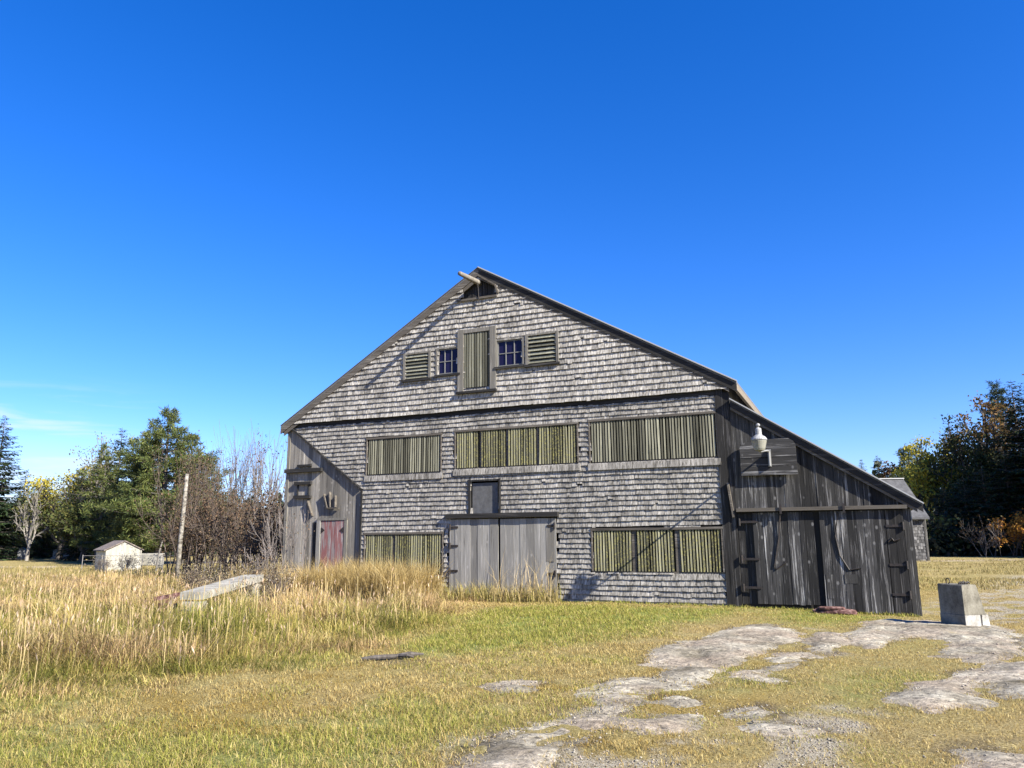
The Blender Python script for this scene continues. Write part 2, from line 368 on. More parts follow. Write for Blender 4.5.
def gcol(x, y):
    """how the ground cover is coloured, as (green, moss, gravel) weights"""
    g = np.maximum(region(GREEN, x, y, .8, .9, 31, 1.5), .8 * region(GREEN2, x, y, .7, .8, 37, 1.6))
    m = region(MOSS, x, y, .5, 1.4, 41, 1.6) * sstep(.38, .62, fbm(x * 2.2, y * 2.2, 4, 43)); gr = region(GRAVEL, x, y, .35, 1.5, 47, 1.5) * sstep(.36, .56, fbm(x * 2.6, y * 2.6, 4, 49)); so_ = .6 * region(SOIL, x, y, .25, 2, 51, 1.0) * sstep(.40, .58, fbm(x * 3.5, y * 3.5, 4, 53))
    return g, m, gr, so_

def axis(lo, hi, fine_lo, fine_hi, step, grow=1.18):
    a = list(np.arange(fine_lo, fine_hi + 1e-6, step)); s = step
    while a[-1] < hi: s = min(s * grow, 60); a.append(a[-1] + s)
    s = step; b = [fine_lo]
    while b[-1] > lo: s = min(s * grow, 60); b.append(b[-1] - s)
    return np.array(sorted(b[1:]) + a)
xs = axis(-900, 900, -11, 14, .085); ys = axis(-60, 1500, 4.5, 26, .085)
X, Y = np.meshgrid(xs, ys); x = X.ravel(); y = Y.ravel()
g, m, gr, so_ = gcol(x, y); so_ = np.maximum(so_, rim(x, y))
nx, ny = len(xs), len(ys)
i = np.arange(nx * ny).reshape(ny, nx)
F = np.stack([i[:-1, :-1].ravel(), i[:-1, 1:].ravel(), i[1:, 1:].ravel(), i[1:, :-1].ravel()], 1)
k = NT('field soil and thatch', .95, .1)
P_ = k.coord((1, 1, 1)); a = k.attr('col'); sp = k.n('SeparateColor'); k.l(a, sp.inputs[0])
n1 = k.noise(P_, 34, 7, .75); n2 = k.noise(P_, 2.2, 6, .65); n3 = k.noise(P_, 120, 3, .7); n4 = k.noise(P_, .25, 5, .6)
base = k.ramp(n1, [(.34, (.06, .044, .018)), (.46, (.21, .165, .068)), (.54, (.33, .265, .12)), (.66, (.52, .44, .24))])
base = k.mix(k.ramp(n2, [(.38, 0.), (.62, .55)]), base, (.29, .21, .085))
base = k.mix(k.ramp(n4, [(.40, 0.), (.62, .45)]), base, (.20, .19, .055))
grn = k.ramp(n1, [(.32, (.045, .06, .015)), (.5, (.16, .19, .045)), (.68, (.36, .36, .13))])
c = k.mix(sp.outputs[0], base, grn)
mos = k.ramp(n1, [(.32, (.07, .05, .014)), (.5, (.24, .175, .05)), (.68, (.42, .33, .14))])
c = k.mix(sp.outputs[1], c, mos)
grv = k.ramp(k.noise(P_, 55, 5, .8), [(.36, (.09, .075, .05)), (.46, (.26, .225, .16)), (.55, (.38, .34, .26)), (.66, (.60, .56, .47))])
c = k.mix(sp.outputs[2], c, grv)
al = k.n('Attribute'); al.attribute_name = 'soil'
soil = k.ramp(n1, [(.35, (.02, .016, .012)), (.6, (.11, .085, .06)), (.75, (.22, .18, .13))])
c = k.mix(al.outputs['Fac'], c, soil)
k.bump(k.math('ADD', n1, k.math('MULTIPLY', n3, .4)), .9, .04); M['ground'] = k.col(c)
gro = mesh_np('ground', np.stack([x, y, H(x, y)], 1), F, M['ground'], col=np.stack([g, m, gr], 1), smooth=True)
at_ = gro.data.attributes.new('soil', 'FLOAT', 'POINT'); at_.data.foreach_set('value', so_.astype(np.float32))
tag(gro, kind='structure')

k = NT('grey bedrock', .9)
P_ = k.coord((1, 1, 1)); n1 = k.noise(P_, 1.3, 8, .65); n2 = k.noise(P_, 14, 7, .75); n3 = k.noise(P_, .8, 3, .5)
c = k.ramp(n1, [(.34, (.125, .107, .072)), (.5, (.265, .236, .178)), (.64, (.42, .385, .30))])
c = k.mix(k.ramp(n3, [(.45, 0.), (.6, .5)]), c, (.32, .25, .185))
c = k.mix(1, c, k.ramp(n2, [(.36, .30), (.46, .80), (.54, 1.), (.64, 1.45)]), 'MULTIPLY')
vo = k.n('TexVoronoi'); vo.feature = 'DISTANCE_TO_EDGE'; vo.inputs['Scale'].default_value = .85
wv = k.n('VectorMath'); wv.operation = 'ADD'; nn = k.n('TexNoise'); nn.inputs['Scale'].default_value = 1.6; nn.inputs['Detail'].default_value = 5; k.l(P_, nn.inputs['Vector'])
k.l(P_, wv.inputs[0]); k.l(nn.outputs['Color'], wv.inputs[1]); k.l(wv.outputs[0], vo.inputs['Vector'])
cr = k.ramp(vo.outputs['Distance'], [(0., 1.), (.012, .8), (.028, 0.)])
c = k.mix(k.math('MULTIPLY', cr, .0), c, (.07, .06, .045))
hh = k.math('SUBTRACT', k.math('ADD', n1, k.math('MULTIPLY', n2, .35)), k.math('MULTIPLY', cr, .0))
n5 = k.noise(P_, 1.9, 7, .72)
c = k.mix(k.ramp(n5, [(.60, 0.), (.68, .65)]), c, k.ramp(n2, [(.35, (.09, .068, .022)), (.6, (.30, .23, .095))]))
k.bump(hh, 1.0, .09); M['rock'] = k.col(c)
for Pw in ROCKW:
    lo = Pw.min(0) - .4; hi = Pw.max(0) + .4
    st = .05 if (hi - lo).max() < 9 else .06
    gx, gy = np.meshgrid(np.arange(lo[0], hi[0], st), np.arange(lo[1], hi[1], st)); sh = gx.shape; gx = gx.ravel(); gy = gy.ravel()
    d = sdpoly(gx, gy, Pw) + rockwob(gx, gy)
    rel = fbm(gx * .9 + gy * .5, gy * 1.6 - gx * .7, 5, 61)
    z = H(gx, gy) + .012 + .026 * np.clip(d / .22, -1.6, 1) + .055 * (rel - .5) + .03 * (fbm(gx * 4, gy * 4, 4, 66) - .5) - .03 * sstep(.06, 0, np.abs(fbm(gx * .9, gy * .9, 3, 68) - .5)) * sstep(0, .2, d)
    ii = np.arange(len(gx)).reshape(sh)
    F = np.stack([ii[:-1, :-1].ravel(), ii[:-1, 1:].ravel(), ii[1:, 1:].ravel(), ii[1:, :-1].ravel()], 1)
    F = F[(d[F] > -.22).any(1)]
    used = np.unique(F); remap = np.zeros(len(gx), int); remap[used] = np.arange(len(used))
    o = mesh_np('rock_outcrop', np.stack([gx, gy, z], 1)[used], remap[F], M['rock'], smooth=True); tag(o, kind='structure')

# far dirt roads: sheets a few millimetres above the field
k = NT('packed pale dirt', .95, .1); n1 = k.noise(k.coord((1, 1, 1)), 3, 7, .7)
M['dirt'] = k.col(k.ramp(n1, [(.32, (.19, .15, .09)), (.5, (.32, .26, .175)), (.68, (.44, .38, .28))]))
def strip(name, ctr, half, z, mat):
    V = []; F = []; n = 60; c = np.array(ctr)
    t = np.linspace(0, len(c) - 1, n)
    p = np.stack([np.interp(t, range(len(c)), c[:, j]) for j in (0, 1)], 1)
    d = np.gradient(p, axis=0); d /= np.linalg.norm(d, axis=1)[:, None]; nn_ = np.stack([-d[:, 1], d[:, 0]], 1)
    for i_ in range(n):
        for s_ in (-1, 1):
            wv_ = half * (1 + .35 * (random.random() - .5)); V.append((*(p[i_] + nn_[i_] * wv_ * s_), z))
    F = [(2 * i_, 2 * i_ + 1, 2 * i_ + 3, 2 * i_ + 2) for i_ in range(n - 1)]
    return tag(mesh_np(name, V, F, mat), kind='structure')
strip('dirt_road', [G(-160, 568)[:2], G(0, 567.5)[:2], G(90, 567)[:2], G(150, 564)[:2], G(260, 561)[:2]], 1.9, .006, M['dirt'])
strip('gravel_road', [G(800, 561)[:2], G(930, 561)[:2], G(1024, 559.8)[:2], G(1150, 559)[:2]], 1.5, .006, M['dirt'])

# ------------------------------------------------------------------ the barn
OX, OY = 5.485, 19.625
barn = empty('barn', (OX, OY, 0), -YAW)
tag(barn, 'large weathered grey shingled barn with slatted vents and a sloping lean-to', 'barn')
def BW(u, yv, z): return np.array([OX, OY, 0]) + UD * u - ND * yv + np.array([0, 0, z])   # barn -> world
UL, UR, UP_ = -14.05, .10, -7.02          # left wall, right wall, ridge
ZR, ZL, ZRR = 9.62, 5.36, 5.46            # wall-top heights at ridge, left, right (under roofing)
DEP = 21.0
def top(u): return ZL + (ZR - ZL) * (u - UL) / (UP_ - UL) if u < UP_ else ZRR + (ZR - ZRR) * (UR - u) / (UR - UP_)
def diag(u): return 5.30 - .742 * (u + 13.95)
JETTY = 5.42
# openings: u0,u1,z0,z1
OPEN = {'ul': (-10.95, -8.30, 3.60, 4.76), 'um': (-7.83, -4.00, 3.66, 4.80), 'ur': (-3.66, -.22, 3.64, 4.83), 'll': (-10.93, -8.22, .62, 1.84), 'lr': (-3.67, -.25, .75, 1.88),
        'panel': (-7.32, -6.40, 2.36, 3.28), 'door': (-8.00, -4.66, .0, 2.22), 'sl': (-8.42, -7.70, 6.55, 7.34), 'sr': (-6.41, -5.60, 6.60, 7.38), 'loft': (-7.52, -6.64, 6.05, 7.74),
        'vl': (-9.55, -8.72, 6.50, 7.28), 'vr': (-5.42, -4.55, 6.58, 7.42), 'peak': (-7.62, -6.45, 8.80, 9.35)}
def cells(u0, u1, zfun0, zfun1, holes):
    us = sorted(set([u0, u1, UP_, -11.07, -13.95] + [v for h in holes for v in h[:2]])); us = [v for v in us if u0 <= v <= u1]
    out = []
    for a, b in zip(us[:-1], us[1:]):
        hs_ = sorted([(h[2], h[3]) for h in holes if h[0] < (a + b) / 2 < h[1]])
        lo = None
        segs = []; cur = None
        for z0, z1 in hs_:
            segs.append((cur, z0)); cur = z1
        segs.append((cur, None))
        for s0, s1 in segs:
            out.append((a, b, (s0 if s0 is not None else zfun0(a)), (s0 if s0 is not None else zfun0(b)), (s1 if s1 is not None else zfun1(a)), (s1 if s1 is not None else zfun1(b))))
    return out
mb = MB()
for a, b, z0a, z0b, z1a, z1b in cells(UL, UR, lambda u: -.2, top, list(OPEN.values())):
    if min(z1a - z0a, z1b - z0b) < .005: continue
    mb.hexa([(a, .03, z0a), (b, .03, z0b), (b, .06, z0b), (a, .06, z0a), (a, .03, z1a), (b, .03, z1b), (b, .06, z1b), (a, .06, z1a)])
mb.build('sheathing', M['sheath'], barn)

# shingles, course by course
def shingle_run(mb, u0, u1, zc, e, yb, zlim, holes, zlo=lambda u: -9):
    """one course whose butts hang at height zc between u0 and u1"""
    u = u0 - random.random() * .1
    while u < u1:
        wd = random.choice((.09, .11, .13, .15, .18)) * random.uniform(.85, 1.15)
        a, b = max(u, u0), min(u + wd - random.choice((.002, .004, .008)), u1); u += wd
        if b - a < .02: continue
        sag = .012 * math.sin(a * .9 + zc * 1.3) + .004 * math.sin(a * 3.1 + zc * 7)
        jit = random.gauss(0, .0035) - (random.random() < .02) * random.uniform(0, .025)
        z0 = zc + sag + jit; z1 = zc + sag + e + .03
        if random.random() < .006: z0 += e * random.uniform(.15, .5)
        for h in holes:
            if h[0] < (a + b) / 2 < h[1]:
                if z0 < h[3] and z1 > h[2]:
                    if z0 < h[2] - .04: z1 = h[2] - .002
                    elif z1 > h[3] + .10: z0 = h[3] + .002
                    else: z0 = z1
        if z1 - z0 < .03: continue
        la, lb = zlim(a), zlim(b)
        ta, tb = min(z1, la), min(z1, lb)
        ba, bb = max(z0, zlo(a)), max(z0, zlo(b))
        if ta - ba < .004 and tb - bb < .004: continue
        ba, bb = min(ba, ta - .002), min(bb, tb - .002)
        if min(ta, tb) - z0 < .01: continue
        th = random.uniform(.027, .039); cup = random.gauss(0, .003)
        fr = lambda z: th * max(0, 1 - (z - z0) / (e + .03)) + .003
        yy = yb - .004
        P = [(a, yy - fr(ba) - .008 + cup, ba), (b, yy - fr(bb) - .008 - cup, bb), (b, yy, bb + .001), (a, yy, ba + .001), (a, yy - fr(ta), ta), (b, yy - fr(tb), tb), (b, yy, tb), (a, yy, ta)]
        mb.hexa(P)
mb = MB(); e = .136
holes = [tuple(v) for v in OPEN.values()]
z = -.10
while z < JETTY - .12:                                  # lower wall
    for_u0 = -11.07
    zz = z
    if z > 3.17 - e:                                    # above the diagonal the courses run out to the left corner
        for_u0 = max(-13.95, -13.95 + (5.30 - z - e) / .742)
    shingle_run(mb, for_u0, -.22, z, e, .0, lambda u: min(top(u), JETTY + .02), holes, (lambda u: diag(u) + .02 if u < -11.09 else -9) if z > 3.0 - e else (lambda u: -9)); z += e
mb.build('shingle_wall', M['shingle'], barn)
mb = MB(); z = JETTY - .03; e = .160
while z < ZR:
    shingle_run(mb, UL, UR, z, e, -.075, lambda u: top(u) - .02, holes); z += e
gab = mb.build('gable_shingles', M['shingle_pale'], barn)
mb = MB()                                               # solid backing behind the jettied gable shingles
for a, b, z0a, z0b, z1a, z1b in cells(UL, UR, lambda u: JETTY - .02, top, [v for v in OPEN.values() if v[2] > 5]):
    if max(z1a - z0a, z1b - z0b) < .01: continue
    mb.hexa([(a, -.074, z0a), (b, -.074, z0b), (b, .027, z0b), (a, .027, z0a), (a, -.074, z1a - .01), (b, -.074, z1b - .01), (b, .027, z1b - .01), (a, .027, z1a - .01)])
mb.build('gable_backing', M['sheath'], barn)
mb = MB(); mb.box(-13.9, -.2, -.034, .0, JETTY - .19, JETTY - .025); mb.build('belt_shade_board', M['wood_black'], barn)  # near-black board that paints in the shadow below the gable jetty

def boards(mb, u0, u1, zb, zt, y, wmin=.16, wmax=.27, th=.024, gap=.006, ragged=.0, holes=()):
    u = u0
    while u < u1 - .01:
        wd = random.uniform(wmin, wmax); a, b = u, min(u + wd, u1)
        if u1 - b < .06: b = u1
        u = b
        j = random.uniform(-.006, .006); bot = zb(a) + random.uniform(-ragged, ragged)
        segs = [(bot, None)]
        for h in holes:
            if h[0] < (a + b) / 2 < h[1]: segs = [(bot, h[2]), (h[3], None)]
        for s0, s1 in segs:
            t0 = zt(a) if s1 is None else s1; t1 = zt(b - gap) if s1 is None else s1
            if min(t0, t1) - s0 < .02: continue
            mb.hexa([(a, y - th + j, s0), (b - gap, y - th + j, s0), (b - gap, y + j, s0), (a, y + j, s0), (a, y - th + j, t0), (b - gap, y - th + j, t1), (b - gap, y + j, t1), (a, y + j, t0)])
mb = MB()
boards(mb, UL + .02, -11.10, lambda u: .0, lambda u: min(diag(u), 5.30), .018, .14, .26, holes=[(-12.62, -11.66, -.3, 2.28)])
mb.build('board_wall', M['wood_grey'], barn)
mb = MB(); mb.bar((-13.98, -.045, 5.32), (-11.115, -.045, 3.192), .05, .10, (0, -1, 0)); mb.bar((-11.075, -.04, 3.16), (-11.075, -.04, 0), .05, .07, (0, -1, 0))
mb.build('trim_strip', M['wood_black_v'], barn)
mb = MB(); mb.box(UL - .02, UL + .09, -.03, .06, 0, 5.30); mb.build('corner_board', M['wood_post'], barn)
mb = MB(); mb.box(-.22, -.03, -.055, .03, -.05, 5.40); mb.box(-.025, .135, -.045, .03, -.05, 5.30); mb.build('corner_board', M['wood_black_v'], barn)
mb = MB(); mb.bar((-.02, -.085, 2.98), (.07, -.085, 2.12), .05, .10, (0, -1, 0)); mb.build('loose_board', M['wood_trim'], barn)

# roof: two slopes, rake boards, drip edge
YF = -.10
def slope(mb, ua, za, ub, zb, th, y0, y1, drop=0):
    mb.prism([(ua, y0, za - drop), (ub, y0, zb - drop), (ub, y0, zb - drop - th), (ua, y0, za - drop - th)], (0, y1 - y0, 0))
RA, RL, RRt = (UP_, 9.78), (-14.30, 5.37), (.36, 5.57)
mb = MB()
slope(mb, RL[0], RL[1], RA[0], RA[1], .07, YF - .03, DEP + .2); slope(mb, RA[0], RA[1], RRt[0], RRt[1], .07, YF - .03, DEP + .2)
roof = mb.build('roof', M['roof'], barn)
mb = MB(); slope(mb, RA[0], RA[1] + .014, RRt[0] + .02, RRt[1] + .012, .036, YF - .075, YF - .034); mb.build('drip_edge', M['edge'], roof)
mb = MB(); slope(mb, RL[0] - .01, RL[1] + .012, RA[0], RA[1] + .012, .022, YF - .05, YF - .034); mb.build('drip_edge', M['roof'], roof)
def rake(mb, A, B, w0, d0, y0, y1): mb.prism([(A[0], y0, A[1] - d0), (B[0], y0, B[1] - d0), (B[0], y0, B[1] - d0 - w0), (A[0], y0, A[1] - d0 - w0)], (0, y1 - y0, 0))
mb = MB(); rake(mb, RL, RA, .20, .072, YF - .03, YF + .004); rake(mb, (RL[0] + .12, RL[1] + .07), RA, .16, .25, YF - .005, YF + .024); mb.build('barge_board', M['wood_trim'], barn)
mb = MB(); rake(mb, RA, RRt, .21, .072, YF - .03, YF + .004); o = mb.build('barge_board', M['wood_black'], barn)
mb = MB(); rake(mb, (RA[0], RA[1]), (RRt[0] - .2, RRt[1] + .11), .09, .285, YF - .012, YF + .024); mb.build('frieze_board', M['wood_trim'], barn)
mb = MB(); mb.box(.28, .36, YF, DEP, 5.34, 5.50); mb.build('eave_board', M['tan'], roof)
mb = MB(); mb.box(-14.30, -14.22, YF, DEP, 5.14, 5.31); mb.build('eave_board', M['wood_trim'], roof)
# the other walls
mb = MB(); mb.box(UL, UL + .06, .07, DEP, -.2, 5.43); mb.build('side_wall', M['wood_grey'], barn)
mb = MB(); mb.box(UR - .06, UR, .07, DEP, -.2, 5.62); mb.build('side_wall', M['wood_dark'], barn)
mb = MB(); mb.prism([(UL, DEP, -.2), (UR, DEP, -.2), (UR, DEP, ZRR + .14), (UP_, DEP, ZR + .12), (UL, DEP, ZL + .10)], (0, .06, 0)); mb.build('back_wall', M['wood_grey'], barn)

# peak hole: framed dark boards and the hoist log
mb = MB()
for i_ in range(7):
    a = -7.60 + i_ * .165; mb.box(a, a + .15, -.02 + .012 * (i_ % 2), .02, 8.78, min(top(a), top(a + .15)) - .05)
mb.build('loft_opening', M['wood_black_v'], barn)
mb = MB(); mb.box(-7.75, -6.40, -.16, -.08, 8.76, 8.82); mb.bar((-7.02, -.13, 9.52), (-6.46, -.13, 9.14), .05, .07, (0, -1, 0)); mb.bar((-6.46, -.13, 9.15), (-6.36, -.13, 8.86), .05, .06, (0, -1, 0))
mb.build('opening_trim', M['wood_trim'], barn)
mb = MB(); pts = [(-7.04, .5, 9.34), (-7.04, -.2, 9.29), (-7.04, -.7, 9.25), (-7.04, -1.32, 9.20)]
mb.tube(pts, [.085, .085, .08, .065], 10); mb.build('hoist_pole', M['log'], barn, smooth=True)
mb = MB(); mb.tube([(-7.0, -.22, 9.30), (-6.99, -.18, 8.95), (-6.98, -.16, 8.6)], .012, 5); mb.build('hoist_rope', M['iron'], barn)

# slatted vents
def vslats(name, key, lich, mull=(), y=-.02, sp_=.078, ang=16, mw=.03):
    u0, u1, z0, z1 = OPEN[key]
    t = MB(); ca, sa = math.cos(math.radians(ang)), math.sin(math.radians(ang))
    n = int((u1 - u0 - .1) / sp_); stp = (u1 - u0 - .1) / n
    for i_ in range(n):
        c = u0 + .05 + (i_ + .5) * stp
        if any(abs(c - m_) < mw + .012 for m_ in mull) or random.random() < .003: continue
        c += random.gauss(0, .004); hw = .0245 + random.gauss(0, .003); th = .012; lean = random.gauss(0, .004)
        zt_, zb_ = z1 - .05, z0 + .03
        P = []
        for zz, dx in ((zb_, -lean), (zt_, lean)):
            for sx, sy in ((-1, -1), (1, -1), (1, 1), (-1, 1)):
                P.append((c + dx + sx * hw * ca - sy * th * sa, y + sx * hw * sa + sy * th * ca, zz))
        t.hexa(P)
    o = t.build(name, M[lich], barn)
    f_ = MB()
    f_.box(u0 - .03, u1 + .03, -.055, .0, z1 - .045, z1 + .015)
    f_.box(u0 - .01, u1 + .01, -.012, .0, z0 - .01, z0 + .028)
    f_.box(u0 - .02, u0 + .02, -.05, .0, z0 + .03, z1 - .05); f_.box(u1 - .02, u1 + .02, -.05, .0, z0 + .03, z1 - .05)
    for m_ in mull: f_.box(m_ - mw, m_ + mw, -.012, .02, z0 + .03, z1 - .05)
    f_.build('vent_frame', M['wood_trim'], o)
    f_ = MB(); f_.box(u0, u1, .022, .03, z0, z1); f_.build('vent_backing', M['backing'], o)
    return o
vslats('slatted_vent', 'ul', 'slat')
vslats('slatted_vent', 'um', 'slat_lichen', (-7.0, -6.15, -5.2))
vslats('slatted_vent', 'ur', 'slat')
vslats('slatted_vent', 'll', 'slat_lichen', (-9.9,), mw=.04)
vslats('slatted_vent', 'lr', 'slat_lichen', (-2.52, -1.38), mw=.06)
# shingle flashing course right under each upper vent
for key in ('ul', 'um', 'ur'):
    mb = MB(); u0, u1, z0, z1 = OPEN[key]; u = u0 - .05
    while u < u1 + .05:
        wd = random.uniform(.10, .17); b = min(u + wd - .005, u1 + .06)
        mb.hexa([(u, -.075, z0 - .19), (b, -.075, z0 - .19), (b, -.03, z0 - .19), (u, -.03, z0 - .19), (u, -.056, z0 - .022), (b, -.056, z0 - .022), (b, -.03, z0 - .022), (u, -.03, z0 - .022)]); u += wd
    mb.build('sill_shingles', M['shingle'], barn)
# gable loft door, louvres, sashes
YG = -.075
o = MB(); u0, u1, z0, z1 = OPEN['loft']
n = 10
for i_ in range(n):
    c = u0 + (i_ + .5) * (u1 - u0) / n; o.box(c - .029, c + .029, YG - .045, YG - .02, z0 + .01, z1 - .01)
loft = o.build('loft_door', M['slat'], barn)
f_ = MB(); f_.box(u0 - .19, u0 - .002, YG - .07, YG, z0 - .10, z1 + .12); f_.box(u1 + .002, u1 + .20, YG - .07, YG, z0 - .10, z1 + .12); f_.box(u0 - .002, u1 + .002, YG - .065, YG, z1, z1 + .11)
f_.build('door_frame', M['wood_post'], loft)
f_ = MB(); f_.box(u0 - .22, u1 + .22, YG - .12, YG, z0 - .17, z0 - .10); f_.build('door_sill', M['wood_black'], loft)
f_ = MB(); f_.box(u0, u1, YG + .03, YG + .05, z0, z1); f_.build('backing_board', M['wood_black_v'], loft)
def hlouver(key):
    u0, u1, z0, z1 = OPEN[key]; o = MB(); n = 7
    for i_ in range(n):
        c = z0 + (i_ + .5) * (z1 - z0) / n
        o.hexa([(u0 + .01, YG - .06, c - .045), (u1 - .01, YG - .06, c - .045), (u1 - .01, YG - .045, c - .05), (u0 + .01, YG - .045, c - .05),
                (u0 + .01, YG - .01, c + .045), (u1 - .01, YG - .01, c + .045), (u1 - .01, YG + .005, c + .04), (u0 + .01, YG + .005, c + .04)])
    l_ = o.build('louvre', M['slat'], barn)
    f_ = MB(); w_ = .075
    f_.box(u0 - w_, u0, YG - .065, YG, z0 - .02, z1 + .06); f_.box(u1, u1 + w_, YG - .065, YG, z0 - .02, z1 + .06); f_.box(u0, u1, YG - .06, YG, z1, z1 + .055)
    f_.build('louvre_frame', M['wood_post'], l_)
    f_ = MB(); f_.box(u0 - w_ - .03, u1 + w_ + .03, YG - .10, YG, z0 - .085, z0 - .02); f_.build('louvre_sill', M['wood_black'], l_)
    f_ = MB(); f_.box(u0, u1, YG + .06, YG + .08, z0, z1); f_.build('backing_board', M['wood_black_v'], l_)
hlouver('vl'); hlouver('vr')
def sash(key):
    u0, u1, z0, z1 = OPEN[key]; f_ = MB(); w_ = .035; y0, y1 = YG - .01, YG + .03
    f_.box(u0, u0 + w_, y0, y1, z0, z1); f_.box(u1 - w_, u1, y0, y1, z0, z1); f_.box(u0 + w_, u1 - w_, y0, y1, z1 - w_, z1); f_.box(u0 + w_, u1 - w_, y0, y1, z0, z0 + w_)
    for t_ in (1 / 3, 2 / 3): c = u0 + (u1 - u0) * t_; f_.box(c - .013, c + .013, y0, y1, z0 + w_, z1 - w_)
    c = (z0 + z1) / 2; f_.box(u0 + w_, u1 - w_, y0 + .003, y1, c - .013, c + .013)
    o = f_.build('sash_window', M['sash'], barn)
    p_ = MB(); p_.box(u0 + .01, u1 - .01, YG + .012, YG + .018, z0 + .01, z1 - .01); p_.build('pane', M['glass'], o)
    p_ = MB(); p_.box(u0 - .08, u1 + .08, YG - .09, YG, z0 - .075, z0 - .01); p_.build('window_sill', M['wood_black'], o)
    p_ = MB(); p_.box(u0 - .055, u0 - .002, YG - .05, YG, z0, z1 + .03); p_.box(u1 + .002, u1 + .055, YG - .05, YG, z0, z1 + .03); p_.box(u0 - .002, u1 + .002, YG - .05, YG, z1 + .002, z1 + .05); p_.build('window_frame', M['wood_post'], o)
sash('sl'); sash('sr')
# square panel in a recess
u0, u1, z0, z1 = OPEN['panel']
k = NT('flat grey panel', .8); M['panel'] = k.col(k.ramp(k.noise(k.coord((5, 5, 5)), 1, 6, .7), [(.3, .06), (.7, .13)]))
mb = MB(); mb.box(u0 + .05, u1 - .06, .0, .025, z0, z1 - .05); o = mb.build('hatch_panel', M['panel'], barn)
mb = MB(); mb.box(u0 - .06, u0, -.06, .03, z0 - .04, z1 + .06); mb.box(u1 - .005, u1 + .05, -.07, .03, z0 - .04, z1 + .06); mb.box(u0, u1, -.06, .03, z1, z1 + .05); mb.box(u0, u1, -.05, .03, z0 - .05, z0); mb.build('hatch_frame', M['wood_black_v'], o)

# big double doors
mb = MB(); mb.box(-8.08, -4.60, -.15, .0, 2.23, 2.36); mb.build('door_header', M['wood_black'], barn)
def bdoor(u0, u1, zb, zt, y, mat, name='barn_door', wmin=.14, wmax=.24):
    mb = MB(); boards(mb, u0, u1, lambda u: zb, lambda u: zt, y, wmin, wmax, .028, .006, .012); return mb.build(name, mat, barn)
def strap(mb, u, z, ln, y, sgn): mb.box(min(u, u + sgn * ln), max(u, u + sgn * ln), y - .018, y, z - .028, z + .028); mb.tube([(u, y - .02, z - .09), (u, y - .02, z + .09)], .026, 8)
d = bdoor(-7.98, -6.42, .12, 2.20, -.035, M['wood_door'])
for zz in (1.98, 1.45, .75):
    h_ = MB(); strap(h_, -7.96, zz, .26, -.066, 1); h_.build('hinge', M['iron'], d)
d = bdoor(-6.36, -4.68, .12, 2.19, -.035, M['wood_door'])
for zz in (1.98, .70):
    h_ = MB(); strap(h_, -4.72, zz, .22, -.066, -1); h_.build('hinge', M['iron'], d)
h_ = MB(); h_.box(-4.98, -4.74, -.072, -.065, 1.02, 1.92); h_.box(-4.95, -4.74, -.072, -.065, .25, .62); h_.build('patch_board', M['wood_post'], d)
mb = MB(); mb.box(-6.43, -6.35, .0, .03, .1, 2.2); mb.build('door_stop', M['wood_black_v'], barn)
# red side door in the board wall
d = bdoor(-12.58, -11.72, .05, 2.24, -.004, M['wood_red'], 'side_door', .2, .3)
for s_, u in ((1, -12.56), (-1, -11.74)):
    for zz in (1.95, .9):
        h_ = MB(); h_.prism([(u, -.034, zz - .09), (u, -.034, zz + .09), (u + s_ * .12, -.034, zz)], (0, -.012, 0)); h_.build('hinge', M['iron'], d)
f_ = MB(); f_.box(-12.74, -12.60, -.06, .0, .0, 2.25); f_.build('door_jamb', M['wood_door'], d)
f_ = MB(); f_.box(-11.70, -11.60, -.045, .0, .0, 2.25); f_.box(-12.74, -11.60, -.05, .0, 2.252, 2.32); f_.build('door_trim', M['wood_post'], d)
f_ = MB(); f_.box(-12.92, -12.78, -.012, -.004, .1, 2.2); f_.build('gap_shade_strip', M['sheath'], d)  # dark strip laid over whole boards, painted in for a gap's shade
mb = MB(); mb.box(-14.08, -12.62, -.12, -.004, 3.80, 3.92); mb.build('ledge_board', M['wood_black'], barn)
mb = MB(); mb.box(-13.6, -13.05, -.09, -.01, 3.98, 4.05); mb.build('ledge_board', M['wood_black'], barn)
mb = MB(); mb.box(-13.68, -13.02, -.10, -.01, 3.40, 3.50); mb.box(-13.68, -13.02, -.11, -.01, 2.96, 3.06); mb.box(-13.58, -13.54, -.05, -.01, 3.06, 3.4); mb.box(-13.14, -13.10, -.05, -.01, 3.06, 3.4); mb.build('blocked_window', M['wood_black'], barn)
mb = MB(); mb.bar((-12.50, -.05, 3.08), (-12.33, -.05, 2.62), .03, .11, (0, -1, 0)); mb.bar((-12.28, -.045, 3.14), (-12.24, -.045, 2.66), .03, .11, (0, -1, 0)); mb.bar((-12.06, -.045, 3.02), (-12.05, -.045, 2.66), .03, .10, (0, -1, 0)); mb.bar((-12.4, -.07, 2.64), (-11.9, -.07, 2.62), .03, .05, (0, -1, 0)); mb.build('bracket', M['wood_trim'], barn)
mb = MB(); mb.bar((-13.12, -.05, 2.88), (-12.92, -.05, 2.40), .03, .11, (0, -1, 0)); mb.build('loose_board', M['wood_trim'], barn)

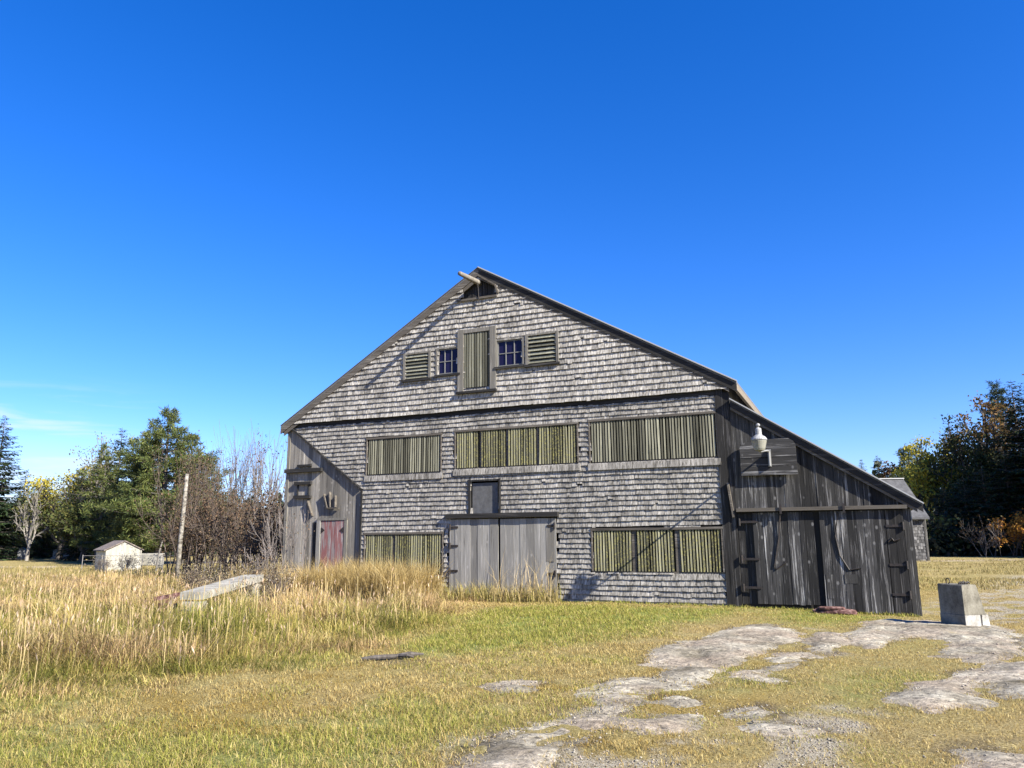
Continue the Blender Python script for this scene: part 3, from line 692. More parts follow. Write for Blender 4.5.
# lean-to
LR = 4.03
def ltop(u): return 5.02 - .664 * (u - .14)
mb = MB(); boards(mb, .135, LR, lambda u: 2.26, lambda u: ltop(u) - .05, .0, .13, .25, .024, .006); mb.build('lean_to_wall', M['wood_dark'], barn)
mb = MB(); mb.hexa([(.135, .03, -.3), (LR, .03, -.3), (LR, .05, -.3), (.135, .05, -.3), (.135, .03, ltop(.135) - .06), (LR, .03, ltop(LR) - .06), (LR, .05, ltop(LR) - .06), (.135, .05, ltop(.135) - .06)]); mb.build('sheathing', M['sheath'], barn)
mb = MB(); mb.box(LR - .05, LR, .06, DEP, -.3, ltop(LR) - .06); mb.build('side_wall', M['wood_dark'], barn)
mb = MB(); mb.prism([(.12, DEP - .1, -.2), (LR, DEP - .1, -.2), (LR, DEP - .1, ltop(LR) - .06), (.12, DEP - .1, ltop(.12) - .06)], (0, .05, 0)); mb.build('back_wall', M['wood_dark'], barn)
LA, LB = (.16, 5.12), (4.29, 2.37)
mb = MB(); slope(mb, LA[0], LA[1], LB[0], LB[1], .06, YF - .03, DEP); lr_ = mb.build('lean_to_roof', M['roof'], barn)
mb = MB(); slope(mb, LA[0], LA[1] + .016, LB[0] + .02, LB[1] + .004, .034, YF - .075, YF - .034); mb.build('drip_edge', M['edge'], lr_)
mb = MB(); rake(mb, LA, LB, .15, .062, YF - .03, YF + .004); mb.build('barge_board', M['wood_black'], barn)
mb = MB(); rake(mb, LA, (LB[0] - .12, LB[1] + .08), .07, .215, YF - .01, YF + .05); mb.build('frieze_board', M['wood_trim'], barn)
rail = MB(); rail.box(.15, 3.96, -.16, -.02, 2.25, 2.335); rail = rail.build('door_rail', M['wood_trim'], barn)
for u in (1.20, 2.62):
    h_ = MB(); h_.box(u - .025, u + .025, -.19, -.16, 2.18, 2.40); h_.build('rail_hanger', M['iron'], rail)
d = bdoor(.52, 1.93, .04, 2.22, -.03, M['wood_lean_door'], 'sliding_door', .11, .22)
h_ = MB(); h_.tube([(1.18, -.10, 2.2), (1.10, -.075, 1.6), (.95, -.07, .92), (1.0, -.07, .86), (1.22, -.07, 1.02)], .018, 6); h_.build('dark_tube', M['iron'], d)  # thin dark tube bent down across the left leaf
d = bdoor(2.06, 3.48, -.10, 2.22, -.03, M['wood_lean_door'], 'sliding_door', .11, .22)
h_ = MB(); h_.tube([(2.48, -.10, 2.2), (2.38, -.075, 1.65), (2.44, -.07, 1.2), (2.62, -.07, .86), (2.86, -.07, .90)], .018, 6); h_.build('dark_tube', M['iron'], d)  # thin dark tube bent down across the right leaf
h_ = MB(); h_.box(2.10, 2.25, -.066, -.057, .2, .75); h_.box(2.5, 2.78, -.067, -.058, .55, .76); h_.build('patch_board', M['wood_dark'], d)
d = bdoor(.15, .52, .03, 2.2, .028, M['wood_black_v'], 'door_recess', .1, .14)
for zz in (2.0, 1.1, .42):
    h_ = MB(); strap(h_, .20, zz, .42, -.062, 1); h_.build('hinge', M['iron'], d)
d = bdoor(3.49, 3.86, -.12, 2.22, -.02, M['wood_black_v'], 'hinge_board', .11, .19)
for zz in (1.86, .98, .32):
    h_ = MB(); strap(h_, 3.84, zz, .36, -.054, -1); h_.build('hinge', M['iron'], d)
h_ = MB(); h_.tube([(3.50, -.07, 1.50), (3.58, -.08, 1.58), (3.62, -.07, 1.52), (3.75, -.07, 1.56)], .022, 6); h_.build('latch', M['iron'], d)
mb = MB(); boards(mb, 3.865, LR + .02, lambda u: -.22, lambda u: 2.24, -.004, .10, .13, .03, .006); mb.build('corner_board', M['wood_dark'], barn)
# the plank board behind the lamp, with clipped top corners
B0, B1, Z0, Z1 = .33, 1.66, 3.13, 4.03
mb = MB()
for i_ in range(4):
    a = Z0 + (Z1 - Z0) * i_ / 4; b = Z0 + (Z1 - Z0) * (i_ + 1) / 4 - .008
    if i_ < 3: mb.box(B0, B1, -.15 + .006 * (i_ % 2), -.11, a, b)
    else: mb.prism([(B0, -.15, a), (B1, -.15, a), (B1, -.15, a + .06), (B1 - .05, -.15, b - .07), (B1 - .16, -.15, b), (B0 + .30, -.15, b), (B0 + .12, -.15, b - .06), (B0, -.15, a + .05)], (0, .04, 0))
bo = mb.build('lamp_board', M['wood_plank_h'], barn)
mb = MB(); mb.box(B0 + .2, B0 + .28, -.109, -.003, Z0 + .1, Z1 - .2); mb.build('batten', M['wood_black_v'], bo); mb = MB(); mb.box(B1 - .28, B1 - .2, -.109, -.003, Z0 + .1, Z1 - .25); mb.build('batten', M['wood_black_v'], bo)

# ------------------------------------------------------------------ barn lamp (hangs on the board: its own thing)
lp = empty('wall_lamp', BW(.955, -1.56, 3.585), -YAW); lp.scale = (.9, .9, .9)
tag(lp, 'white barn light with ribbed glass globe on an arm from the plank board', 'lamp')
g_ = MB(); g_.lathe([(.05, .0), (.125, .02), (.15, .07), (.17, .16), (.195, .26), (.185, .272)], n=24); g_.build('globe', M['refractor'], lp)
g_ = MB(); g_.lathe([(.19, .273), (.205, .29), (.20, .32), (.16, .37), (.10, .41), (.082, .43), (.08, .57), (.07, .595), (.035, .61), (.02, .63), (.05, .655), (.055, .685), (.035, .715), (.01, .725)], n=24); g_.build('cap', M['enamel'], lp)
g_ = MB(); g_.tube([(.09, 1.57, .14), (.08, 1.1, .12), (.04, .4, .04), (.0, .10, .0), (0, .02, .03)], .026, 8); g_.build('arm', M['galv'], lp, smooth=True)
g_ = MB(); g_.box(.05, .13, 1.515, 1.562, -.28, .20); g_.tube([(.09, 1.50, -.26), (.09, 1.49, .14)], .03, 8); g_.build('mounting_plate', M['galv'], lp)

# ------------------------------------------------------------------ concrete barrier block
p = G(966.8, 630.5, -.06); ph = math.radians(14)
bl = empty('concrete_barrier', (p[0], p[1], -.06), ph)
tag(bl, 'short concrete barrier block with white painted foot standing on bare rock', 'barrier')
L_ = .58
prof = [(0, .265), (.48, .265), (.44, .34), (.32, .79), (.30, .80), (.02, .80), (0, .785)]
g_ = MB(); g_.prism([(a, 0, b) for a, b in prof], (0, L_, 0)); g_.build('block', M['concrete'], bl)
g_ = MB(); g_.box(-.004, .33, -.006, L_ + .004, -.06, .262); g_.hexa([(.365, -.006, -.06), (.54, -.006, -.06), (.54, L_, -.06), (.365, L_, -.06), (.365, -.006, .262), (.50, -.006, .262), (.50, L_, .262), (.365, L_, .262)])
g_.box(.329, .366, .03, L_, -.06, .255)
g_.build('painted_foot', M['whitecon'], bl)
# thin sheet of the block's concrete over the foot's left side
g_ = MB(); g_.box(-.010, -.006, .002, L_, -.06, .262); g_.build('left_side_sheet', M['concrete'], bl)
g_ = MB(); g_.tube([(.10, .42, .79)] + [(.10 , .42 + .045 * math.cos(t_) - .0, .85 + .05 * math.sin(t_)) for t_ in np.linspace(math.pi * 1.1, -.1 * math.pi, 9)] + [(.10, .46, .79)], .010, 6); g_.build('lifting_loop', M['iron'], bl)
g_ = MB()
for i_ in range(5):
    a = .06 + i_ * .045; g_.tube([(a, .12 + .02 * (i_ % 2), .815), (a + .03, .14, .84 + .01 * (i_ % 3)), (a + .06, .11, .815)], .016, 6)
g_.build('chain', M['iron'], bl)

# ------------------------------------------------------------------ rusty slab at the lean-to doors, rotten log, grass-side slab, rusty scrap
def lump(name, mat, loc, sx, sy, sz, seed, rz=0, flat=.6):
    n, m_ = 18, 9; V = []; r2 = np.random.default_rng(seed); o1 = r2.random(3) * 50
    for j in range(m_ + 1):
        th = math.pi * j / m_
        for i_ in range(n):
            a = 2 * math.pi * i_ / n
            c = np.array([math.sin(th) * math.cos(a), math.sin(th) * math.sin(a), math.cos(th)])
            q = 1 + .35 * (float(fbm(np.array([c[0] * 1.6 + c[2] + o1[0]]), np.array([c[1] * 1.6 - c[2] * .7 + o1[1]]), 3)[0]) - .5)
            c = np.sign(c) * np.abs(c) ** flat * q
            V.append((c[0] * sx, c[1] * sy, c[2] * sz))
    F = [(j * n + i_, j * n + (i_ + 1) % n, (j + 1) * n + (i_ + 1) % n, (j + 1) * n + i_) for j in range(m_) for i_ in range(n)]
    o = mesh_np(name, V, F, mat, smooth=False); o.location = loc; o.rotation_euler = (0, 0, rz); return o
p = BW(2.25, -.45, 0)
o = lump('iron_plate', M['rust'], (p[0], p[1], Hs(p[0], p[1]) + .05), .46, .20, .06, 3, -YAW, .5); tag(o, 'flat rusty red lump lying at the foot of the dark lean-to doors', 'scrap metal')
o = lump('iron_plate', M['rust'], (p[0] - .1, p[1] - .02, Hs(p[0], p[1]) + .125), .30, .15, .035, 4, -YAW + .15, .5); tag(o, 'small rusty plate on top of the rusty lump by the lean-to doors', 'scrap metal')
p = G(392, 660)
mb = MB(); mb.tube([(-.42, .02, .03), (-.2, -.03, .05), (.05, .03, .045), (.25, .0, .07), (.45, .08, .05)], [.022, .034, .028, .034, .012], 7); mb.tube([(.1, .02, .05), (.2, -.12, .07), (.28, -.16, .05)], [.03, .02, .012], 6)
lg = mb.build('fallen_branch', M['bark']); lg.location = (p[0], p[1], Hs(p[0], p[1])); lg.rotation_euler = (0, 0, .25); tag(lg, 'short rotten brown branch lying in the mown dry grass', 'branch')
# concrete slab
a = np.array([at(196, 17.3), 17.3, .56]); b = np.array([at(256, 20.6), 20.6, .78])
sl_ = empty('concrete_slab', (a[0], a[1], 0)); tag(sl_, 'long pale concrete slab lying tilted in tall dry grass', 'slab')
dv = b - a; ln = np.linalg.norm(dv); dv /= ln; sd = np.cross(dv, [0, 0, 1]); sd /= np.linalg.norm(sd); upv = np.cross(sd, dv)
P = []
for l0 in (0, ln):
    for s_, t_ in ((-.28, -.16), (.25, -.16), (.25, 0), (-.28, 0)): P.append(dv * l0 + sd * s_ + upv * t_ + np.array([0, 0, a[2]]))
mb = MB(); mb.hexa(P); mb.build('slab', M['palecon'], sl_)
mb = MB(); mb.bar((*(dv * .12)[:2], -.1), (*(dv * .12)[:2], .36), .20, .46, (sd[0], sd[1], 0)); q = dv * (ln - .3); mb.bar((q[0], q[1], -.1), (q[0], q[1], .58), .2, .5, (sd[0], sd[1], 0)); mb.build('support', M['palecon'], sl_)
p = np.array([at(170, 17.8), 17.8, 0])
sm = MB()
for (x0, y0, z0, x1, y1, z1) in ((-.30, 0, .05, .20, .1, .55), (-.1, .1, .1, .25, -.1, .5), (-.35, .0, .48, .35, .15, .60), (.0, -.1, .2, .32, .1, .32), (-.25, .05, .3, .2, -.05, .36)):
    sm.bar((x0, y0, z0), (x1, y1, z1), .05, .11)
o = sm.build('scrap_iron', M['rust']); o.location = p; o.scale = (.75, .75, .8); tag(o, 'tangle of rusty red iron bars beside the concrete slab', 'scrap metal')

# ------------------------------------------------------------------ outbuilding at right, shed, fence and stones at left
def wallbox(name, mat, w_, d_, h_, parent): mb = MB(); mb.box(-w_, 0, 0, d_, 0, h_); return mb.build(name, mat, parent)
pr = np.array([at(927.6, 50.5), 50.5, 0])
ob = empty('outbuilding', pr, math.radians(-3)); tag(ob, 'small grey shingled outbuilding with dark roof behind the lean-to', 'outbuilding')
W2, D2, E2, R2_ = 9.0, 5.6, 3.0, 5.45
mb = MB(); mb.box(-W2, 0, -.0, .1, -.2, E2); mb.box(-W2, 0, D2 - .1, D2, -.2, E2); mb.prism([(-.1, .1, -.2), (-.1, D2 - .1, -.2), (-.1, D2 - .1, E2), (-.1, D2 / 2, R2_ - .15), (-.1, .1, E2)], (.1, 0, 0)); mb.prism([(-W2, .1, -.2), (-W2, D2 - .1, -.2), (-W2, D2 - .1, E2), (-W2, D2 / 2, R2_ - .15), (-W2, .1, E2)], (.1, 0, 0)); ow = mb.build('wall', M['sheath'], ob)
mb = MB(); z = -.05
while z < E2 - .1:
    u = -4.5
    while u < -.07:
        wd = random.uniform(.1, .2); t_ = random.uniform(.012, .03)
        mb.hexa([(u, -.012 - t_, z), (min(u + wd - .01, 0), -.012 - t_, z), (min(u + wd - .01, 0), -.004, z), (u, -.004, z), (u, -.012, z + .2), (min(u + wd - .01, 0), -.012, z + .2), (min(u + wd - .01, 0), -.004, z + .2), (u, -.004, z + .2)]); u += wd
    z += .2
mb.build('shingles', M['shingle_dark'], ob)
mb = MB(); mb.box(-.14, .03, -.05, -.012, -.1, E2); mb.build('corner_board', M['wood_dark'], ob)
mb = MB()
for s_ in (-1, 1):
    yc = D2 / 2; y0 = yc + s_ * (D2 / 2 + .35); z0 = E2 - .25
    mb.prism([(-W2 - .2, yc, R2_), (-W2 - .2, y0, z0), (-W2 - .2, y0, z0 - .12), (-W2 - .2, yc, R2_ - .12)], (W2 + .35, 0, 0))
orf = mb.build('roof', M['farroof'], ob)
mb = MB(); mb.box(-W2 - .2, .16, D2 / 2 - .14, D2 / 2 + .14, R2_ - .02, R2_ + .05); mb.build('ridge_cap', M['edge'], orf)

ps = np.array([at(107, 44), 44, 0])
sh = empty('garden_shed', ps, math.radians(43)); tag(sh, 'small white shed with brown shingled roof at the field edge', 'shed')
sx, sy, se, sr = 1.0, 1.55, 1.22, 1.66     # gable faces +x-ish towards the camera's right
W_, L2 = 1.85, 1.95
mb = MB(); mb.prism([(0, 0, -.1), (W_, 0, -.1), (W_, 0, se), (W_ / 2, 0, sr), (0, 0, se)], (0, .06, 0)); mb.prism([(0, L2, -.1), (W_, L2, -.1), (W_, L2, se), (W_ / 2, L2, sr), (0, L2, se)], (0, -.06, 0)); mb.box(W_ - .05, W_, .06, L2 - .06, -.1, se); mb.build('gable_wall', M['shedwhite'], sh)
mb = MB(); mb.box(0, .05, .06, L2 - .06, -.1, se); mb.build('side_wall', M['shedcream'], sh)
mb = MB()
for s_ in (0, 1):
    xe = -.15 if s_ == 0 else W_ + .12
    mb.prism([(W_ / 2, -.08, sr + .06), (xe, -.08, se - .02), (xe, -.08, se - .08), (W_ / 2, -.08, sr)], (0, L2 + .16, 0))
mb.build('roof', M['shedroof'], sh)
mb = MB(); mb.box(-.03, .06, -.02, -.001, 0, se); mb.build('corner_board', M['shedwhite'], sh); mb = MB(); mb.box(W_ - .06, W_ + .03, -.02, -.001, 0, se); mb.build('corner_board', M['shedwhite'], sh)

pw = np.array([at(149, 47), 47, 0])
mb = MB(); mb.box(-.75, .75, 0, .5, .25, .95); mb.box(-.7, -.6, .05, .45, 0, .25); mb.box(.6, .7, .05, .45, 0, .25)
o = mb.build('storage_box', M['shedwhite']); o.location = pw; tag(o, 'low white box on legs beside the shed behind the fence', 'box')
# wire fence
def fence():
    fx0, fx1, fy = at(84, 43.5), at(245, 40), 0
    f0 = np.array([at(84, 43.8), 43.8, 0]); f1 = np.array([at(250, 41), 41, 0]); n = 9
    r_ = empty('wire_fence', f0); tag(r_, 'low wire fence with thin metal posts in front of the white shed', 'fence')
    for i_ in range(n):
        q = (f1 - f0) * i_ / (n - 1); mb = MB(); mb.tube([(q[0], q[1], -.1), (q[0], q[1], .95)], .02, 6); mb.build('post', M['wire'], r_)
    mb = MB(); d_ = f1 - f0
    for zz in (.9, .65, .4): mb.tube([(0, 0, zz), tuple(d_ / 2 + np.array([0, 0, zz - .02])), tuple(d_ + np.array([0, 0, zz]))], .006 if zz < .85 else .012, 4)
    mb.build('wire', M['wire'], r_)
fence()
o = MB(); o.tube([(0, 0, 0), (.06, .0, .9), (.22, .05, 1.75)], [.05, .045, .03], 6); o.tube([(0.02, 0, .3), (-.2, 0, .7)], [.03, .02], 5); o = o.build('leaning_stake', M['deadbark']); o.location = (at(158, 42.5), 42.5, 0); tag(o, 'thin pale leaning stake by the wire fence right of the shed', 'stake')
# standing pale pole
yy = 33.0; zt_ = zat(471, yy); o = MB()
o.tube([(0, 0, -.2), (.02, 0, zt_ * .35), (.07, 0, zt_ * .7), (.10, 0, zt_)], [.10, .092, .083, .068], 10); o = o.build('wooden_pole', M['birch'], smooth=True); o.location = (at(179.5, yy), yy, 0); tag(o, 'bare white mottled pole standing upright before the brown shrubs', 'pole')
for px, yy, h_, w_, lab in ((22, 78, 1.15, .75, 'pale headstone at the far left under the dead white tree'), (58, 80, .95, .8, 'left headstone of the close pair in the clearing'), (67.5, 80, 1.0, .75, 'right headstone of the close pair in the clearing'), (77, 79, 1.25, .7, 'tall dark headstone just left of the white shed')):
    mb = MB(); pf = [(-w_ / 2, 0)] + [(-w_ / 2, h_ * .8)] + [(w_ / 2 * math.cos(t_), h_ * .8 + h_ * .2 * math.sin(t_)) for t_ in np.linspace(math.pi, 0, 9)[1:-1]] + [(w_ / 2, h_ * .8), (w_ / 2, 0)]
    mb.prism([(a_, 0, b_) for a_, b_ in pf], (0, .16, 0)); st_ = empty('headstone', (at(px, yy), yy, 0), random.uniform(-.2, .2)); tag(st_, lab, 'headstone', 'headstones in the clearing at left')
    mb.build('stone', M['stone'], st_); mb = MB(); mb.box(-w_ / 2 - .12, w_ / 2 + .12, -.1, .26, -.05, .14); mb.build('plinth', M['stone'], st_)

# ------------------------------------------------------------------ vegetation builders
def frustums(segs, n=5):
    """segs: list of (p0,p1,r0,r1) -> V,F"""
    A = np.array([s[0] for s in segs], float); B = np.array([s[1] for s in segs], float); ra = np.array([s[2] for s in segs]); rb = np.array([s[3] for s in segs])
    d = B - A; d /= (np.linalg.norm(d, axis=1)[:, None] + 1e-9)
    ref = np.where(np.abs(d[:, 2:3]) < .9, np.array([[0, 0, 1.]]), np.array([[1., 0, 0]]))
    x = np.cross(d, ref); x /= np.linalg.norm(x, axis=1)[:, None]; y = np.cross(d, x)
    t = np.arange(n) * 2 * math.pi / n; c, s = np.cos(t), np.sin(t)
    off = x[:, None, :] * c[None, :, None] + y[:, None, :] * s[None, :, None]
    V = np.concatenate([A[:, None] + off * ra[:, None, None], B[:, None] + off * rb[:, None, None]], 1).reshape(-1, 3)
    b = (np.arange(len(segs)) * 2 * n)[:, None]; k0 = np.arange(n); k1 = (k0 + 1) % n
    F = np.stack([b + k0, b + k1, b + n + k1, b + n + k0], 2).reshape(-1, 4)
    return V, F
def cards(C, a, b, col):
    """rhombus cards: centres C, half-axis vectors a, b"""
    n = len(C); V = np.stack([C - a, C + b, C + a, C - b], 1).reshape(-1, 3)
    F = np.arange(n * 4).reshape(n, 4); return V, F, np.repeat(col, 4, 0)
def unit(n, r_): v = r_.normal(size=(n, 3)); return v / np.linalg.norm(v, axis=1)[:, None]
def colvar(n, pal, r_, bright=.25):
    pal = np.array(pal); i_ = r_.integers(0, len(pal), n); t = r_.random((n, 1)); j = r_.integers(0, len(pal), n)
    c = pal[i_] * (1 - t * .5) + pal[j] * t * .5
    return c * (1 + bright * (r_.random((n, 1)) * 2 - 1))
SPR = [(.022, .040, .016), (.030, .052, .018), (.040, .064, .022), (.018, .034, .016)]
PINE = [(.085, .115, .03), (.13, .155, .04), (.05, .08, .024), (.18, .19, .05)]

def leaves_at(C, spread, per, size, pal, r_, flat=1.0):
    n = len(C) * per; cc = np.repeat(C, per, 0) + r_.normal(size=(n, 3)) * spread * np.array([1, 1, flat])
    a = unit(n, r_); b = np.cross(a, unit(n, r_)); b /= np.linalg.norm(b, axis=1)[:, None] + 1e-9
    s = size * r_.uniform(.6, 1.3, (n, 1))
    clump = np.repeat(r_.uniform(.75, 1.25, (len(C), 1)), per, 0)
    return cards(cc, a * s, b * s * .6, colvar(n, pal, r_) * clump)

def spruce(name, label, cat, loc, Ht, R, seed, pal=SPR, group=None, dens=1.0, low=.3):
    r_ = np.random.default_rng(seed); root = empty(name, loc); tag(root, label, cat, group)
    segs = [((0, 0, -.2), (0, 0, Ht * .5), .018 * Ht, .010 * Ht), ((0, 0, Ht * .5), (0, 0, Ht), .010 * Ht, .008)]
    C = []; A = []; B = []
    z = low
    while z < Ht - .15:
        t = z / Ht; L = R * (1 - t) ** .72 * (1 if t > .12 else .8) + .12; nb = int(r_.integers(5, 9)); ph = r_.random() * 6.28
        zc = z
        for k_ in range(nb):
            z = zc + r_.normal() * .12
            az = ph + k_ * 6.283 / nb + r_.normal() * .3; ln = L * r_.uniform(.5, 1.2)
            dz = .35 * (t - .45) + r_.normal() * .07
            dirv = np.array([math.cos(az), math.sin(az), 0]); sdv = np.array([-math.sin(az), math.cos(az), 0])
            tip = np.array([0, 0, z]) + dirv * ln + np.array([0, 0, dz * ln])
            segs.append(((0, 0, z), tuple(tip), .006 * Ht * (1 - t) + .006, .004))
            m_ = max(3, int(ln / .105 * dens))
            f = (np.arange(m_) + r_.random(m_)) / m_; f = .12 + .9 * f
            sgn = np.where(r_.random(m_) < .5, -1, 1)[:, None]
            base = np.array([0, 0, z]) + dirv * (ln * f)[:, None] + np.array([0, 0, 1.]) * (dz * ln * f - .10 * ln * f * (1 - f))[:, None]
            sl_n = (.16 + .22 * ln * (1 - f * .75))[:, None] * r_.uniform(.6, 1.2, (m_, 1)) * .6
            ax = dirv * .75 + sdv * sgn * r_.uniform(.3, 1.1, (m_, 1)) + np.array([0, 0, -.30]) + r_.normal(size=(m_, 3)) * .22
            ax /= np.linalg.norm(ax, axis=1)[:, None]
            wd = np.cross(ax, np.array([0, 0, 1.]) + r_.normal(size=(m_, 3)) * .45); wd /= np.linalg.norm(wd, axis=1)[:, None]
            C.append(base + ax * sl_n * .8); A.append(ax * sl_n); B.append(wd * sl_n * r_.uniform(.20, .36, (m_, 1)))
        z = zc + Ht * .012 + .10
    C = np.concatenate(C); A = np.concatenate(A); B = np.concatenate(B)
    V, F, c = cards(C, A, B, colvar(len(C), pal, r_, .35))
    mesh_np('crown', V, F, M['needle'], root, c)
    V, F = frustums(segs, 5); mesh_np('trunk', V, F, M['bark'], root)
    return root

def pine(name, label, cat, loc, Ht, R, seed, pal=PINE, group=None, low=.12, per=26, gaps=.10):
    r_ = np.random.default_rng(seed); root = empty(name, loc); tag(root, label, cat, group)
    segs = [((0, 0, -.2), (.1, 0, Ht * .5), .022 * Ht, .014 * Ht), ((.1, 0, Ht * .5), (0, 0, Ht * .97), .014 * Ht, .015)]
    C = []; z = Ht * low
    while z < Ht * .97:
        t = z / Ht; L = R * (math.sin(min(1, (1 - t) * 1.35) * math.pi / 2)) ** .85 * (.85 + .15 * math.sin(z * 2)) + .3; L *= r_.uniform(.72, 1.15); nb = int(r_.integers(5, 9)); ph = r_.random() * 6.28
        for k_ in range(nb):
            if r_.random() < gaps: continue
            az = ph + k_ * 6.283 / nb + r_.normal() * .25; ln = L * r_.uniform(.55, 1.15); rise = r_.uniform(.0, .35) * (0.4 + t)
            dirv = np.array([math.cos(az), math.sin(az), 0]); sdv = np.array([-math.sin(az), math.cos(az), 0]); o_ = np.array([0, 0, z])
            mid = o_ + dirv * ln * .55 + np.array([0, 0, rise * ln * .35]); tip = o_ + dirv * ln + np.array([0, 0, rise * ln])
            segs += [(tuple(o_), tuple(mid), .007 * Ht * (1 - t) + .01, .02), (tuple(mid), tuple(tip), .02, .008)]
            m_ = max(3, int(ln * 5.5))
            f = r_.uniform(.28, 1.03, m_)[:, None]
            C.append(o_ + dirv * ln * f + sdv * r_.normal(size=(m_, 1)) * ln * .17 * (1.25 - f) + np.array([0, 0, 1.]) * (rise * ln * f + r_.normal(size=(m_, 1)) * .06 + .05))
        z += Ht * .036 + .10
    C = np.concatenate(C); n = len(C)
    # tufts: needles radiating upward and outward
    rad = C * np.array([1, 1, 0]); rad /= np.linalg.norm(rad, axis=1)[:, None] + 1e-6
    cc = np.repeat(C, per, 0); ax = unit(n * per, r_) + np.repeat(rad, per, 0) * .5 + np.array([0, 0, .35]); ax /= np.linalg.norm(ax, axis=1)[:, None]
    ln = r_.uniform(.08, .19, (n * per, 1)) * (.6 + Ht * .045); wd = np.cross(ax, unit(n * per, r_)); wd /= np.linalg.norm(wd, axis=1)[:, None] + 1e-9
    clump = np.repeat(r_.uniform(.7, 1.3, (n, 1)), per, 0)
    V, F, c = cards(cc + r_.normal(size=cc.shape) * .09 + ax * ln, ax * ln, wd * ln * .15, colvar(n * per, pal, r_, .3) * clump)
    mesh_np('crown', V, F, M['needle'], root, c); V, F = frustums(segs, 6); mesh_np('trunk', V, F, M['bark'], root)
    return root

def grow(r_, p, d, ln, rad, lev, segs, tips, spread=.55, up=.15, kids=(3, 5), shrink=.68, bend=.18, steps=3):
    p = np.array(p, float); d = np.array(d, float)
    for s_ in range(steps):
        d2 = d + r_.normal(size=3) * bend + np.array([0, 0, up]); d2 /= np.linalg.norm(d2); q = p + d2 * ln / steps
        r1 = rad * (1 - .3 * (s_ + 1) / steps)
        segs.append((tuple(p), tuple(q), rad * (1 - .3 * s_ / steps), r1)); p = q; d = d2
        if lev > 0 and (s_ > 0 or lev < 2):
            for _ in range(int(r_.integers(kids[0], kids[1] + 1)) // (2 if s_ < steps - 1 else 1)):
                dd = d + r_.normal(size=3) * spread; dd /= np.linalg.norm(dd)
                grow(r_, p, dd, ln * shrink * r_.uniform(.75, 1.2), r1 * .62, lev - 1, segs, tips, spread, up, kids, shrink, bend, steps)
    if lev <= 1: tips.append(tuple(p))

def fit(segs, tips, Ht, R):
    """scale a grown skeleton to the wanted height and half-width"""
    P = np.array([s[1] for s in segs]); kz = Ht / P[:, 2].max(); kr = R / np.percentile(np.abs(P[:, :2]), 96)
    K = np.array([kr, kr, kz]); return [(tuple(np.array(a) * K), tuple(np.array(b) * K), c, d) for a, b, c, d in segs], np.array(tips) * K

def broadleaf(name, label, cat, loc, Ht, R, seed, pal, group=None, per=26, size=.11, spread=.35, bark='bark', lev=3, trunk=.3, keep=1.0, bias=None, toppal=None, thin=1.0, topz=(.45, .8)):
    r_ = np.random.default_rng(seed); root = empty(name, loc); tag(root, label, cat, group)
    segs = [((0, 0, -.2), (.05, 0, trunk * 1.0), .06, .05)]; tips = []
    for k_ in range(4):
        az = k_ * 1.57 + r_.random(); z0 = trunk * (.6 + .15 * k_)
        grow(r_, (.03, 0, min(z0, trunk)), (math.cos(az) * .55, math.sin(az) * .55, 1.), .5 * r_.uniform(.8, 1.15), .028, lev - 1, segs, tips, .55, .12)
    grow(r_, (.05, 0, trunk), (.05, .0, 1.), .62, .04, lev - 1, segs, tips, .5, .2)
    segs, tips = fit(segs, tips, Ht * .97, R)
    sc_r = Ht * .55 * thin; segs = [(a, b, max(c * sc_r, .008), max(d * sc_r, .006)) for a, b, c, d in segs]
    if keep < 1: tips = tips[r_.random(len(tips)) < keep]
    V, F, c = leaves_at(tips, spread, per, size, pal, r_, .8)
    if toppal is not None:
        zc = V[:, 2].reshape(-1, 4).mean(1); mz = sstep(Ht * topz[0], Ht * topz[1], zc + r_.normal(size=len(zc)) * Ht * .08)
        c2 = colvar(len(zc), toppal, r_); c = c.reshape(-1, 4, 3) * (1 - mz)[:, None, None] + c2[:, None, :] * mz[:, None, None]; c = c.reshape(-1, 3)
    mesh_np('crown', V, F, M['leaf'], root, c); V, F = frustums(segs, 5); mesh_np('trunk', V, F, M[bark], root)
    return root

def shrub(name, label, cat, loc, Ht, R, seed, group=None, stems=9, bark='twig', leafpal=None, per=3, size=.045, lev=2, spread=.5, keep=.5, tall=False, thin=1.0):
    r_ = np.random.default_rng(seed); root = empty(name, loc); tag(root, label, cat, group)
    segs = []; tips = []
    for k_ in range(stems):
        az = r_.random() * 6.283; le = r_.uniform(.1, .7) * (.35 if tall else 1)
        grow(r_, (r_.normal() * .12, r_.normal() * .12, -.05), (math.cos(az) * le, math.sin(az) * le, 1), (.75 if tall else .5) * r_.uniform(.7, 1.1), .018, lev, segs, tips, spread * (.6 if tall else 1), .2 if tall else .1, (2, 4), .6, .12)
    segs, tips = fit(segs, tips, Ht, R)
    kk = max(1, Ht / 3) * thin; segs = [(a, b, max(c * kk, .0055), max(d * kk, .0045)) for a, b, c, d in segs]
    V, F = frustums(segs, 4); mesh_np('branches', V, F, M[bark], root)
    if leafpal is not None:
        tt = tips[r_.random(len(tips)) < keep]; V, F, c = leaves_at(tt, .16, per, size, leafpal, r_); mesh_np('leaves', V, F, M['leaf'], root, c)
    return root

